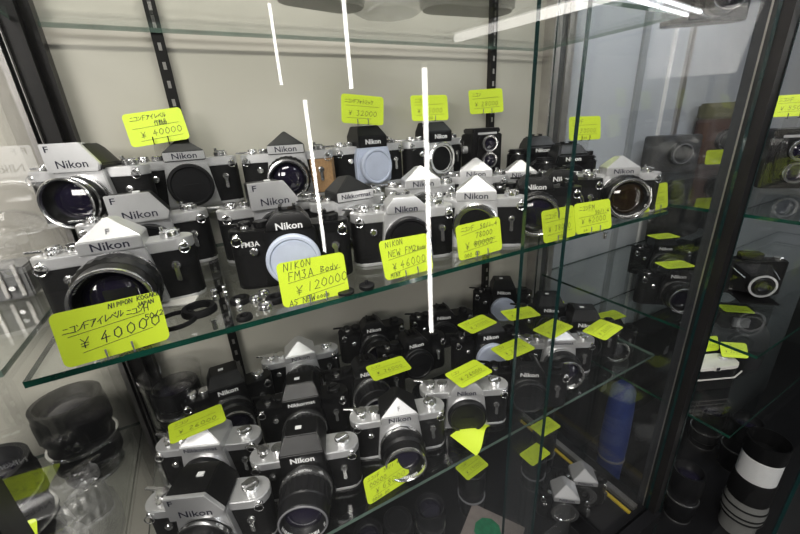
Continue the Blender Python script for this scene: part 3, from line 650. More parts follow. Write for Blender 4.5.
# ------------------------------------------------------------------ handwriting strokes
GLY = {
 '0': [[(.5,.95),(.15,.7),(.1,.3),(.45,.03),(.85,.3),(.85,.7),(.5,.95)]], '1': [[(.5,.95),(.45,.03)]],
 '2': [[(.15,.75),(.5,.95),(.8,.7),(.5,.35),(.1,.05),(.9,.08)]], '3': [[(.15,.9),(.75,.92),(.4,.58),(.8,.35),(.5,.03),(.1,.12)]],
 '4': [[(.6,.95),(.1,.35),(.95,.4)],[(.62,.62),(.55,.0)]], '5': [[(.85,.92),(.25,.92),(.2,.55),(.7,.55),(.8,.25),(.45,.02),(.1,.1)]],
 '6': [[(.7,.95),(.25,.6),(.12,.2),(.5,.02),(.85,.25),(.5,.48),(.15,.3)]], '7': [[(.1,.9),(.9,.92),(.4,.0)]],
 '8': [[(.5,.5),(.15,.75),(.5,.97),(.85,.75),(.15,.25),(.5,.02),(.85,.25),(.5,.5)]], '9': [[(.8,.7),(.45,.5),(.2,.75),(.55,.97),(.8,.75),(.7,.0)]],
 '¥': [[(.05,.95),(.5,.5),(.95,.95)],[(.5,.5),(.5,0)],[(.15,.42),(.85,.45)],[(.15,.22),(.85,.25)]],
 'N': [[(.1,0),(.15,.95),(.85,.05),(.9,.98)]], 'I': [[(.5,.95),(.48,.02)]], 'K': [[(.15,.95),(.12,0)],[(.85,.95),(.15,.45),(.9,.02)]],
 'O': [[(.5,.95),(.1,.6),(.2,.1),(.6,.03),(.9,.5),(.5,.95)]], 'F': [[(.15,0),(.18,.92),(.9,.95)],[(.17,.5),(.75,.52)]],
 'M': [[(.05,0),(.15,.95),(.5,.4),(.85,.95),(.95,0)]], 'A': [[(.05,0),(.5,.97),(.95,0)],[(.25,.35),(.78,.36)]],
 'E': [[(.85,.95),(.15,.92),(.13,.03),(.88,.05)],[(.14,.5),(.7,.52)]], 'W': [[(.02,.95),(.25,0),(.5,.6),(.75,0),(1,.95)]],
 'S': [[(.85,.85),(.4,.97),(.15,.7),(.8,.35),(.5,.02),(.1,.15)]], 'B': [[(.15,0),(.18,.95),(.75,.8),(.2,.52),(.85,.28),(.15,.02)]],
 'P': [[(.15,0),(.18,.95),(.8,.8),(.75,.5),(.18,.45)]], 'G': [[(.85,.85),(.35,.92),(.1,.4),(.5,.02),(.88,.15),(.85,.45),(.55,.45)]],
 'T': [[(.05,.92),(.95,.95)],[(.5,.93),(.47,0)]], 'L': [[(.2,.95),(.17,.04),(.85,.06)]], 'H': [[(.12,.95),(.12,0)],[(.85,.97),(.85,0)],[(.12,.5),(.85,.5)]],
 'J': [[(.7,.95),(.68,.2),(.4,.02),(.12,.2)]], 'U': [[(.12,.95),(.15,.15),(.5,.02),(.85,.15),(.88,.95)]],
 'o': [[(.5,.6),(.15,.35),(.3,.04),(.75,.1),(.8,.45),(.5,.6)]], 'd': [[(.8,.95),(.78,.03)],[(.78,.45),(.35,.55),(.15,.2),(.5,.03),(.78,.2)]],
 'y': [[(.15,.6),(.45,.15)],[(.85,.6),(.45,.12),(.2,-.2)]], '/': [[(.85,1),(.15,-.05)]], '.': [[(.4,.05),(.5,.0)]], ',': [[(.5,.1),(.35,-.15)]], '-': [[(.1,.45),(.9,.47)]],
 'ニ': [[(.2,.75),(.8,.77)],[(.03,.2),(.97,.22)]], 'コ': [[(.15,.8),(.85,.82),(.82,.15)],[(.08,.13),(.92,.16)]], 'ン': [[(.12,.82),(.35,.65)],[(.12,.12),(.6,.3),(.95,.8)]],
 'ア': [[(.1,.85),(.92,.88),(.6,.55)],[(.5,.75),(.45,.4),(.18,.03)]], 'イ': [[(.88,.95),(.5,.6),(.08,.4)],[(.52,.62),(.52,.02)]], 'レ': [[(.28,.92),(.27,.08),(.9,.5)]],
 'ベ': [[(.03,.3),(.35,.7),(.97,.15)],[(.65,.85),(.72,.68)],[(.82,.9),(.9,.73)]], 'ル': [[(.3,.85),(.27,.4),(.03,.05)],[(.62,.88),(.6,.08),(.98,.45)]],
 'フ': [[(.1,.85),(.88,.87),(.7,.4),(.25,.02)]], 'ォ': [[(.15,.5),(.85,.52)],[(.55,.7),(.55,.03)],[(.52,.48),(.2,.12)]], 'ト': [[(.4,.95),(.4,0)],[(.42,.6),(.85,.4)]],
 'ミ': [[(.2,.9),(.8,.78)],[(.22,.55),(.75,.43)],[(.12,.2),(.85,.03)]], 'ッ': [[(.15,.5),(.25,.35)],[(.42,.55),(.5,.4)],[(.85,.55),(.7,.2),(.35,.02)]],
 'ク': [[(.4,.95),(.12,.5)],[(.38,.8),(.85,.8),(.65,.3),(.2,.0)]], '作': [[(.3,.95),(.03,.5)],[(.2,.65),(.2,0)],[(.55,.95),(.38,.6)],[(.5,.78),(.97,.78)],[(.65,.78),(.65,0)],[(.65,.52),(.9,.52)],[(.65,.27),(.9,.27)]],
 '動': [[(.05,.88),(.55,.9)],[(.03,.7),(.58,.7)],[(.1,.55),(.5,.55),(.5,.3),(.1,.3),(.1,.55)],[(.3,.9),(.3,.1)],[(.05,.08),(.55,.1)],[(.62,.68),(.95,.68),(.88,.05),(.78,.08)],[(.78,.95),(.75,.4),(.6,.05)]],
 '品': [[(.3,.95),(.7,.95),(.7,.6),(.3,.6),(.3,.95)],[(.08,.45),(.42,.45),(.42,.05),(.08,.05),(.08,.45)],[(.58,.45),(.92,.45),(.92,.05),(.58,.05),(.58,.45)]],
}
def stroke_mesh(lines, w, h):
    mb = MB()
    def seg(a, b, t):
        d = Vector((b[0]-a[0], b[1]-a[1], 0)); n = d.length
        if n < 1e-7: return
        d /= n; q = Vector((-d.y, d.x, 0)) * t; e = d * t * .8; A = Vector((*a, 0)) - e; B = Vector((*b, 0)) + e
        mb.poly([tuple(A+q), tuple(A-q), tuple(B-q), tuple(B+q)], [(0,1,2,3)])
    for text, x, y, size, adv, slope, t in lines:           # x, y as fractions of the card from its lower left corner
        cx = (x - .5) * w; cy = (y - .5) * h; gw = size * .68
        if text.startswith('_'):
            seg((cx, cy), (cx + size, cy + slope * size), t); continue
        for ch in text:
            if ch != ' ':
                for st in GLY.get(ch, GLY['o']):
                    j = lambda: random.uniform(-.04, .04) * size
                    P = [(cx + px * gw + py * size * .12 + j(), cy + py * size + j() ) for px, py in st]
                    for a, b in zip(P, P[1:]): seg(a, b, t)
            cx += gw + adv; cy += slope * (gw + adv)
    me = bpy.data.meshes.new('handwriting')
    mb.bm.to_mesh(me); mb.bm.free(); me.materials.append(INK)
    return me
def card_mesh(w, h):
    r = .0055; pts = []
    for cx, cy, a0 in ((w/2-r,h/2-r,0),(-w/2+r,h/2-r,PI/2),(-w/2+r,-h/2+r,PI),(w/2-r,-h/2+r,3*PI/2)):
        for k in range(6):
            a = a0 + PI/2*k/5; pts.append((cx + r*math.cos(a), cy + r*math.sin(a)))
    return MB().extr_z(pts, -.0005, 0).mesh('price_card', LIME)
def basis(n, x):
    n = Vector(n).normalized(); x = Vector(x); x = (x - n * x.dot(n)).normalized(); y = n.cross(x)
    return Matrix(((x.x,y.x,n.x),(x.y,y.y,n.y),(x.z,y.z,n.z)))
def card(label, loc, n, x, lines, size=(.086,.054), group='lime price cards', scrib=None):
    w, h = size
    o = link('price_card', cached(('card', size), lambda: card_mesh(w, h)))
    o.matrix_world = Matrix.Translation(loc) @ basis(n, x).to_4x4()
    tag(o, label, 'price card', group)
    k = w / .086
    ls = [(t, a, b, s*k, adv*k, sl, th*k) for t, a, b, s, adv, sl, th in lines]
    link('handwriting', stroke_mesh(ls, w, h), o, (0,0,.0003))
    return o
def T(t, x, y, s=.0085, adv=.0010, sl=.0, th=.00035): return (t, x, y, s, adv, sl, th)
def U(x, y, l, sl=.0, th=.00025): return ('_', x, y, l, 0, sl, th)
def generic(price, head='ニコンF', sub=None):
    r = [T(head, .10, .70, .0095), U(.1, .62, .066, .02), T('¥', .16, .30, .0095), T(price, .34, .30, .0105, .0018), U(.12, .22, .066, .02)]
    if sub: r.append(T(sub, .45, .05, .0065))
    return r
def stand(label, cardobj, base_z, n_legs=2, group='clear card stands'):
    # clear foot with two prongs clipping the lower edge of a card
    M = cardobj.matrix_world; h = SU[1]
    q = M @ Vector((0, -h/2, 0)); x = Vector(M.col[0][:3]); yaw = math.atan2(x.y, x.x)
    t = thing('card_stand', label, 'card stand', (q.x, q.y, base_z), yaw, group)
    hh = q.z - base_z
    top = max(.001, hh)
    link('foot', MB().box(-.016,.016,-.004,.012,0,min(.0022, max(.0008, hh))).mesh('foot', ACRYL, .0004), t)
    if hh > .006:
        link('stem', MB().box(-.012,.012,.0025,.005,.001,hh).mesh('stem', ACRYL), t)
    for sx in (-.0095, .0095):
        link('prong', cached(('prong', round(hh, 3)), lambda: MB().tube([(0,.0035,top-.001),(0,-.0025,top-.001),(0,-.0028,top+.004),(0,-.0020,top+.009)], .0008, 8).mesh('prong', BLACKM if hh > .004 else GPAINT)), t, (sx,0,0), label='dark wire prong')
    return t

def rc(v):
    x, y = rot1(v[0], v[1]); return (x, y, v[2])
def std(label, loc, n, x, lines, foot=None, slabel=None):
    x_, y_, z_ = [q * KU for q in rc(loc)]; c = card(label, (x_, y_, Z(z_)), rc(n), rc(x), lines, SU)
    z0 = (c.matrix_world @ Vector((0,-SU[1]/2,0))).z
    if foot is not None:
        # let the card stand right on its foot
        if abs(z0 - Z(foot)) < .012: c.matrix_world = Matrix.Translation((0,0,Z(foot)+.0015 - z0)) @ c.matrix_world
        stand(slabel, c, Z(foot))
    return c
C1 = [T('ニコンFアイレベル',.06,.58,.0078,.0000,.12), T('ニコンH',.64,.66,.0070,.0001,.05), T('NIPPON KOGAKU',.50,.875,.0048,.0001,.06), T('JAPAN',.76,.79,.0042,.0001,.03), T('50/2',.80,.50,.0060,.0002,.1), U(.1,.54,.062,.09), T('¥',.17,.28,.0105), T('40000',.35,.29,.0118,.0026,.08,.00045), U(.18,.2,.058,.12)]
C2 = [T('NIKON',.08,.80,.0090,.0008,.06), T('FM3A',.12,.57,.0105,.0012,.03), T('Body',.60,.62,.0085,.0003,.05), U(.12,.52,.068,.1), T('¥',.20,.22,.0115), T('120000',.36,.26,.0120,.0012,.06), U(.2,.14,.064,.1), T('AS NEW',.08,.0,.0075,.0004,.06), T('mint',.48,.04,.006,.0003,.05)]
C3 = [T('NIKON',.10,.80,.0080,.0006,.06), T('NEW FM2',.12,.55,.0095,.0008,.04), T('Body',.72,.60,.0060,.0,.05), U(.12,.49,.068,.1), T('¥',.16,.20,.0105), T('46000',.32,.22,.0112,.0020,.05), U(.14,.14,.064,.1), T('MINT',.10,.03,.0060,.0002)]
C4 = [T('ニコンF',.10,.78,.0080), T('50/1.4',.52,.78,.0072), U(.1,.70,.068,.1), T('78000',.40,.54,.0085,.0012), T('¥',.16,.27,.0105), T('80000',.35,.29,.0095,.0012), U(.34,.36,.044,.05), U(.34,.40,.044,.05), U(.12,.22,.066,.06), T('OOO OO',.12,.04,.006)]
std('largest lime card at the left front of the middle shelf, price 40000', (-.110,.417,-.165), (.18,-.98,.11), (.98,.18,-.04), C1, MID, 'clear stand under the largest lime card at the left front')
std('lime card priced 120000 in front of the black camera with the milky cap', (.094,.427,-.170), (.10,-.97,.23), (.99,.09,-.05), C2, MID, 'clear stand under the card priced 120000')
std('lime card priced 46000 partly crossed by the tall light streak', (.230,.436,-.170), (.17,-.93,.32), (.99,.15,-.07), C3, MID, 'clear stand under the card priced 46000')
std('lime card with a crossed-out price in front of the bright pointed prism', (.360,.438,-.171), (.0,-.98,.16), (1,0,.02), C4, MID, 'clear stand under the card with the crossed-out price')
std('lime card just right of the dark door edge, left of two side by side', (.519,.4235,-.170), (.08,-.97,.22), (1,.07,-.03), generic('38000','ニコンF','OO'), MID, 'clear stand under the left one of the two side-by-side cards')
std('lime card right of the two side by side, in front of the lens pair', (.605,.4225,-.170), (-.09,-.97,.24), (1,-.1,0), [T('ニコンFM',.12,.72,.0095), T('50/1.4',.55,.56,.007), U(.1,.52,.066,.02)]+generic('42000')[2:]+[T('oo',.2,.05,.006)], MID, 'clear stand under the right one of the two side-by-side cards')
std('lime card at the right end of the middle shelf, half behind the amber lens', (.838,.448,-.172), (.0,-.98,.2), (1,.0,0), generic('45000','ニコンF'), MID, 'clear stand under the card at the right shelf end')
std('lime card standing behind the camera with black-roofed prism, price 40000', (-.052,.757,.018), (-.08,-.93,.36), (.99,-.03,.1), [T('ニコンFアイレベル',.10,.74,.0082,.0003,.02), T('作動品',.48,.55,.0085,.0004,.02), U(.1,.52,.068,.03), T('¥',.2,.22,.0105), T('40000',.40,.24,.0110,.0016,.03), U(.18,.14,.062,.03)], RISE, 'clear tall stand of the card behind the black-roofed camera')
std('lime card above the camera with wide milky cap in the back row', (.307,.742,.041), (-.14,-.98,.12), (.98,-.16,-.11), [T('ニコンFフォトミック',.08,.70,.0080,.0003), U(.1,.62,.068,.0), T('¥',.16,.28,.0095), T('32000',.34,.28,.0105,.0016), U(.12,.2,.05,.0)], RISE+.1075, 'clear stand on top of the finder with the wide milky cap')
std('lime card crossed by the tall light streak, above the ring-mount camera', (.476,.762,.036), (-.21,-.94,.2), (.97,-.22,-.02), generic('35000','ニコンF','OO'), RISE+.1075, 'clear stand on top of the ring-mount camera')
std('lime card above the twin-lens reflex, rightmost of the raised back cards', (.627,.752,.053), (-.25,-.94,.2), (.97,-.25,.02), generic('28000','ニコン'), RISE+.116, 'clear stand on top of the twin-lens reflex')
std('single lime card above the bulky black cameras at the back right', (.832,.634,-.031), (-.25,-.95,.2), (.97,-.26,-.02), generic('30000','ニコンF','oo'), -.0775, 'clear stand on the bulky black camera at the back right')

# flat cards lying on the cameras of the lower shelf
K = .8; SM = (.069, .0433)
def flat(label, v, yaw, z=None, tilt=(0,0), price='26000', head='ニコン', group='lime price cards'):
    x, y = rot1(v[0]*K, v[1]*K); z0 = v[2]*K
    z = z0 if z is None else z
    x, y = x*z/z0, y*z/z0
    n = (tilt[0], tilt[1], 1); a = math.radians(yaw - 1)
    return card(label, (x, y, Z(z)), n, (math.cos(a), math.sin(a), 0), generic(price, head), SM, group)
flat('lime card lying on the silver camera at the left of the lower shelf', (-.104,.640,-.478), 7, -.371)
flat('lime card at the centre of the lower shelf, nearest to the pointed-prism camera with lens', (.276,.641,-.508), -3, -.3835)
flat('lime card lying on the silver camera with the big black cap', (.410,.524,-.500), 6, -.3835)
flat('lime card behind the card of the big-capped camera, left of the door edge', (.556,.678,-.500), 6, -.370, price='20000')
flat('lime card hidden partly by the dark door edge, farther back of the two there', (.693,.663,-.503), -14, -.372)
flat('lime card crossed by the dark door edge, nearer of the two there', (.542,.533,-.491), 1, -.3835)
flat('lime card lying behind the silver camera with the protruding lens', (.688,.548,-.492), 8, -.372)
flat('small lime card farthest back on the lower shelf, at the right', (.978,.807,-.609), -1, -.45)
flat('rightmost lime card of the lower shelf, on a black camera', (.836,.514,-.525), 9, -.372)
x, y = rot1(.171*K, .436*K)
c = card('lime card priced 68000 standing at the front edge of the lower shelf', (x, y + .002, Z(LOW)+.0220), (.07,-.98,.16), (1,.055,.02),
     [T('ニコンF',.08,.80,.0075), T('50/1.4',.45,.84,.0062), T('OOOOO',.10,.58,.0085), U(.1,.52,.068,.05), T('¥',.2,.24,.0105), T('68000',.36,.28,.0115,.0018), U(.14,.20,.066,.04), T('OOOO OO',.1,.04,.0058)], SM)

# ------------------------------------------------------------------ small things on the middle shelf
GS = 'small camera accessories on the middle shelf'
def ringobj(name, label, px, py, R_, r_, m, base=MID, z=.0, cat='ring', group=GS, yaw=0):
    p = at_z(px, py, Z(base)); t = MB()
    t.lathe([(R_-r_, 0), (R_+r_, 0), (R_+r_*1.1, r_), (R_+r_*.6, r_*2.2), (R_-r_*.6, r_*2.2), (R_-r_, r_)], 'z', (0,0,0), 32, ring=True)
    o = link(name, t.mesh(name, m), None, (p.x, p.y, Z(base)+z)); tag(o, label, cat, group); return o
ringobj('eyecup_ring', 'thick black rubber eyecup ring near the shelf edge, right of the largest card', 200, 312, .0145, .0032, RUBBER, cat='eyecup')
ringobj('eyecup_ring', 'flat wide black ring right beside the largest lime card', 176, 322, .0190, .0018, RUBBER, cat='eyecup')
ringobj('eyecup_ring', 'small black ring left of the chrome collars near the shelf edge', 241, 302, .0085, .0026, RUBBER, cat='eyecup')
ringobj('eyecup_ring', 'small black ring at the very edge of the middle shelf, below the chrome collars', 245, 319, .0058, .0022, RUBBER, cat='eyecup')
ringobj('eyecup_ring', 'small black ring touching the edge of the card priced 120000', 276, 301, .0085, .0028, RUBBER, cat='eyecup')
ringobj('chrome_collar', 'chrome collar nearest the shelf edge, left of the card priced 120000', 266, 308, .0055, .0026, BRIGHT, cat='collar')
ringobj('chrome_collar', 'chrome collar just behind the front chrome collar', 256, 301, .0050, .0024, BRIGHT, cat='collar')
ringobj('chrome_collar', 'upper chrome collar lying behind the others under the black camera', 264, 295, .0046, .0024, BRIGHT, cat='collar')
def small_lathe(name, label, cat, px, py, prof, m, base=MID, group=GS):
    p = at_z(px, py, Z(base)); o = link(name, MB().lathe(prof, 'z', (0,0,0), 28).mesh(name, m), None, (p.x, p.y, Z(base))); tag(o, label, cat, group); return o
small_lathe('loose_cap', 'flat black round cap on the shelf right of the card priced 120000', 'plug', 346, 293, [(.0095,0),(.0100,.001),(.0098,.0030),(.0085,.0036)], PLASTIC)  # loose black disc caps, this one and the next
k = small_lathe('loose_cap', 'black cap with a raised knob, right of the flat black cap', 'plug', 367, 288, [(.0088,0),(.0092,.001),(.0092,.0045),(.0075,.0055),(.0022,.0055),(.0022,.0095),(.0014,.0098)], PLASTIC)
for px, py, r, lab in ((216, 300, .0042, 'chrome screw knob beside the thick black ring'), (226, 296, .0036, 'small chrome screw knob under the left end of the black camera'), (240, 311, .0036, 'small chrome bead between the black rings at the shelf edge')):
    small_lathe('chrome_screw', lab, 'knob', px, py, [(r*.7,0),(r,.0012),(r,.006),(r*.6,.0072),(r*.5,.011),(r*.9,.012),(r*.7,.014)], BRIGHT)
p = at_z(178, 303, Z(MID)); o = link('paper_slip', MB().box(-.020,.020,-.011,.011,0,.0022).mesh('paper_slip', CREAMP, .0004), None, (p.x, p.y, Z(MID)), (0,0,-.25)); tag(o, 'small white paper slip lying beside the left front camera', 'paper')
def peg(label, px, py, z):
    p = at_z(px, py, Z(z)); t = thing('shelf_peg', label, 'shelf peg', (p.x, p.y, Z(z)-.006-.012), 0, 'shelf pegs')
    link('stud', MB().cyl((0,0,0), .0028, .0095, 'z', 16).mesh('stud', BRIGHT), t)
    link('pad', MB().cyl((0,0,.0095), .0045, .0022, 'z', 16).mesh('pad', ACRYL), t)
peg('chrome peg under the front edge of the middle shelf on the left', 212, 314, MID)
peg('chrome peg under the front edge of the middle shelf on the right', 606, 228, MID)
# clear hook hanging at the right end of the shelf
p = at_z(663, 209, Z(MID)); t = thing('plastic_hook', 'clear plastic hook hanging from the right end of the middle shelf', 'hook', (.7630, .398, Z(MID)))
link('hook_wire', MB().tube([(-.008,0,.0011),(-.004,0,.0010),(.003,0,.0010),(.0075,0,.0006),(.0085,0,-.02)] + [(.0035 + .005*math.cos(a), 0, -.022 + .005*math.sin(a)) for a in (0,-.8,-1.6,-2.4,-3.1,-3.9)], .0010, 8).mesh('hook_wire', ACRYL), t)

# ------------------------------------------------------------------ things on the top shelf, seen from below
def at_top(px, py): return at_z(px, py, Z(UPP))
p = at_top(330, -2); t = thing('camera_case', 'dark leather camera case on the top shelf, at the top edge of the picture', 'camera case', (p.x, p.y+.03, Z(UPP)), .2)
link('case_body', MB().loft([stad for stad in ([(x,y,0) for x,y in stadium(.12,.05,8)],[(x*1.06,y*1.1,.02) for x,y in stadium(.12,.05,8)],[(x,y,.08) for x,y in stadium(.12,.05,8)])]).mesh('case_body', BLACKM, .002), t)
link('flap', MB().extr_y([(-.04,.04),(.04,.04),(.035,.085),(-.035,.085)], -.032, -.026).mesh('flap', LEATHER, .001), t)
p = at_top(445, 4); t = thing('camera_case', 'dark camera case on the top shelf, right of the crumpled plastic wrap', 'camera case', (p.x+.055, p.y+.02, Z(UPP)), -.1)
link('case_body', MB().extr_z(stadium(.15,.06,8), 0, .07).mesh('case_body', RUBBER, .004), t)
link('sticker', MB().box(-.05,-.038,-.02,-.010,-.0006,-.0001).mesh('sticker', WPAINT), t, (0,0,.0702), label='small pale square mark')
def lump(name, label, cat, c, dim, m, seed, parent=None):
    bm = bmesh.new(); bmesh.ops.create_icosphere(bm, subdivisions=4, radius=1); rnd = random.Random(seed)
    ph = [(Vector((rnd.gauss(0,1), rnd.gauss(0,1), rnd.gauss(0,1))).normalized(), rnd.uniform(5, 15), rnd.uniform(0, 6)) for _ in range(14)]
    for v in bm.verts:
        d = sum(abs(math.sin(q.dot(v.co)*f + o_)) for q, f, o_ in ph) / len(ph)
        n = v.co * (.72 + .45 * d); v.co = Vector((n.x*dim[0], n.y*dim[1], max(-.55, n.z)*dim[2]))
    zmin = min(v.co.z for v in bm.verts)
    for v in bm.verts: v.co.z -= zmin
    me = bpy.data.meshes.new(name); bm.to_mesh(me); bm.free(); me.materials.append(m)
    o = link(name, me, None, c); tag(o, label, cat); return o
p = at_top(388, 14); lump('plastic_wrap', 'crumpled clear plastic wrap on the top shelf above the left card row', 'plastic wrap', (p.x, p.y, Z(UPP)), (.055,.05,.03), PLASTW, 5)
p = at_top(484, 6); c = card('lime card standing on the top shelf at the upper edge of the picture', (p.x, p.y+.01, Z(UPP)+.026), (-.15,-.97,.2), (.98,-.15,0), generic('48000'), SU)
stand('clear stand under the card on the top shelf', c, Z(UPP))
p = at_top(715, 12); slr('black camera on the top shelf at the right, near the front post', 715, 4, UPP, 'ftn', 'fifty', yaw=-35, top=BLACKM, Yf=.42)

# ------------------------------------------------------------------ lenses
def lens_thing(label, loc, r, h, m=PLASTIC, ringm=BRIGHT, group=None, capm=None, tilt=(0,0,0), bands=1, knurl=True, name='lens'):
    t = thing(name, label, 'lens', loc, 0, group); t.rotation_euler = tilt
    pr = [(r*.80,0),(r*.84,.003),(r*.84,h*.16),(r*.95,h*.2),(r*.95,h*.42),(r*.90,h*.46),(r*.90,h*.58),(r,h*.63),(r,h*.86),(r*.96,h*.9),(r*.96,h),(r*.84,h),(r*.74,h*.90),(r*.66,h*.88)]
    b = link('barrel', MB().lathe(pr, 'z', (0,0,0), 48, (7,8,r*.035) if knurl else None).mesh('barrel', m), t)
    link('mount_ring', MB().lathe([(r*.70,0),(r*.845,0),(r*.86,.0035),(r*.845,.006),(r*.70,.006)],'z',(0,0,0),40,ring=True).mesh('mount_ring', BRIGHT), t)
    for k in range(bands):
        z = h * (.445 + .30 * k)
        link('band', MB().lathe([(r*.93,z-.002),(r*1.005,z-.0018),(r*1.005,z+.0018),(r*.93,z+.002)],'z',(0,0,0),48,ring=True).mesh('band', ringm), t, label='bright band around the barrel')
    if capm: link('front_cap', MB().lathe([(r*.97,h-.002),(r*1.0,h),(r*1.0,h+.006),(r*.94,h+.0085),(r*.70,h+.0085),(r*.68,h+.0075)],'z',(0,0,0),40).mesh('front_cap', capm), t)
    else: link('glass_element', MB().lathe([(r*.70,h*.885),(r*.5,h*.915),(r*.2,h*.93),(.0005,h*.932)],'z',(0,0,0),32).mesh('glass_element', LENSG), t)
    return t
# lens in a clear jar on the lower shelf
JX, JY = -.110, .655
t = thing('clear_jar', 'clear plastic jar around a black lens, back left corner of the lower shelf', 'jar', (JX, JY, Z(LOW)))
link('jar_wall', MB().lathe([(.0445,0),(.046,.001),(.046,.108),(.0447,.108),(.0447,.002),(.001,.002)],'z',(0,0,0),48).mesh('jar_wall', CLEARP), t)
link('lid', MB().lathe([(.0475,.100),(.0475,.112),(.044,.1135),(.010,.1135),(.010,.1122),(.0435,.1122),(.0462,.1105),(.0462,.100)],'z',(0,0,0),48).mesh('lid', CLEARP), t)
lens_thing('black lens inside the clear plastic jar on the lower shelf', (JX, JY, Z(LOW)+.0025), .038, .082)
# crumpled card and clear disc at the shelf edge
def bent_card(label, loc, yaw, w=.069, h=.040):
    mb = MB(); n = 14
    pts = []
    for k in range(n+1):
        u = k/n - .5; z = .014 + .004*math.sin(u*5.5) - .012*u*u*2
        pts.append((u*w*.92, z))
    top = [[(x, -h/2 + .006*math.sin(x*60), z), (x, h/2 - .004*math.cos(x*70), z + .010)] for x, z in pts]
    vs = [p for r in top for p in r]; m = len(vs); vs += [(x, y, z - .0005) for x, y, z in vs]; fs = []
    for k in range(n):
        a_, b_, c_, d_ = 2*k, 2*k+1, 2*k+3, 2*k+2
        fs += [(a_, d_, c_, b_), (m+a_, m+b_, m+c_, m+d_), (a_, m+a_, m+d_, d_), (b_, c_, m+c_, m+b_)]
    fs += [(0, 1, m+1, m), (2*n, m+2*n, m+2*n+1, 2*n+1)]
    zm = min(v[2] for v in vs); vs = [(x, y, z - zm) for x, y, z in vs]
    o = link('price_card', mb.poly(vs, fs).mesh('price_card', LIME), None, loc, (0,0,yaw)); tag(o, label, 'price card', 'lime price cards'); return o
p = at_z(474, 437, Z(LOW)); bent_card('crumpled lime card at the shelf edge under the big-capped camera', (p.x, p.y+.004, Z(LOW)+.0005), .35)
p = at_z(452, 430, Z(LOW)); t = thing('clear_disc', 'small clear disc leaning in front of the big-capped camera', 'disc', (p.x - .012, p.y + .006, Z(LOW)))
link('disc', MB().lathe([(.0005,-.001),(.0125,-.001),(.0130,0),(.0125,.001),(.0005,.001)],'y',(0,0,.013),32).mesh('disc', PLASTW), t); t.rotation_euler = (-.5, 0, -.3)
# left case
GLB = 'large lens barrels in the left case'
lens_thing('largest black lens barrel in the left case, at the left picture edge', (-.280, .490, Z(LOW)), .045, .150, group=GLB, bands=2)
lens_thing('black lens barrel with bright rim at the lower left, nearest in the left case', (-.232, .372, Z(LOW)), .040, .075, group=GLB, ringm=BRIGHT)
lens_thing('black lens barrel at the back of the left case, against the corner post', (-.236, .622, Z(LOW)), .044, .135, group=GLB)
lens_thing('black lens barrel farther left in the left case, cut by the picture edge', (-.365, .575, Z(LOW)), .050, .140, group=GLB)
card('lime card slanting against the lens barrels in the left case', (-.262, .418, Z(LOW)+.098), (.1,-.25,.96), (.97,.20,.0), generic('85000'), SM, 'lime price cards')
lump('bubble_bag', 'pale crumpled plastic bag at the bottom left, beside the white-plated camera', 'plastic bag', (-.236, .325+.145, Z(LOW)), (.030,.050,.055), PLASTW, 11).location = (-.2085, .475, Z(LOW))
t = thing('ribbed_box', 'grey ribbed plastic box on the left case shelf, cut by the picture edge', 'plastic box', (-.262, .628, Z(MID)))
link('tray', MB().box(-.060,.052,-.028,.028,0,.040).mesh('tray', GREY, .002), t)
for i in range(7): link('rib', MB().box(-.0022,.0022,-.031,-.0275,.004,.045).mesh('rib', ALU, .0006), t, (-.050 + i*.0155, 0, 0))
link('latch', MB().cyl((.035,-.033,.016), .003, .005, 'y', 14).mesh('latch', BRIGHT), t)
t = thing('clear_round_case', 'clear round plastic case standing behind the grey ribbed box', 'plastic case', (-.232, .676, Z(MID)))
link('shell', MB().lathe([(.047,0),(.050,.001),(.050,.014),(.047,.015),(.001,.015)],'y',(0,0,.050),48).mesh('shell', ACRYL), t)
link('rim', MB().lathe([(.0475,-.001),(.0505,-.001),(.0505,.0025),(.0475,.0025)],'y',(0,0,.050),48,ring=True).mesh('rim', ACRYL), t)

# ------------------------------------------------------------------ floor of the case
GD = 'dark lenses on the case floor'
def bag(label, x, y, z, w, d, h, rz=0.):  # black bags added to darken the bare backs of both cases
    t = thing('filler_bag', label, 'camera bag', (x, y, Z(z)), rz, 'added dark bags at the back')
    link('body', MB().loft([[(px*k, py*k, zz) for px, py in stadium(w, d, 6)] for k, zz in ((.95,0),(1,.015),(1,h*.8),(.92,h))]).mesh('body', RUBBER, .004), t)
    link('flap', MB().loft([[(px*k, py*k-.002, zz) for px, py in stadium(w*1.02, d*1.06, 6)] for k, zz in ((1,h*.72),(1,h*.84),(.9,h*1.03))]).mesh('flap', LEATHER, .003), t)
    link('buckle', MB().box(-.012,.012,-d*.56,-d*.50,h*.66,h*.76).mesh('buckle', GPAINT, .001), t)
for lb, x, w_, h_ in (('added black bag darkening the back of the case floor, left of the right upright', .48, .24, .25), ('added black bag darkening the back of the case floor, at the right corner', .685, .15, .22), ('added black bag darkening the back of the case floor, leftmost', .22, .24, .24)):
    bag(lb, x, .675, DECK, w_, .06, h_)
bag('added black bag darkening the back of the right case, next to the blue sleeve', 1.10, .66, DECK2, .32, .09, .34)
for k_, (bx, bz, bw, bh) in enumerate(((1.78, R2, .28, .17), (1.46, R2, .28, .19), (1.78, R3, .26, .13), (1.46, R3, .28, .15))):
    bag(('added black bag on the right case shelf, farthest right behind the folding camera', 'added black bag on the right case shelf, left one behind the folding camera', 'added black bag low in the right case, farthest right', 'added black bag low in the right case, left one behind the pale-windowed camera')[k_], bx, .67, bz, bw, .055, bh)
bag('added black bag darkening the back of the right case, farther right', 1.48, .66, DECK2, .34, .09, .36)
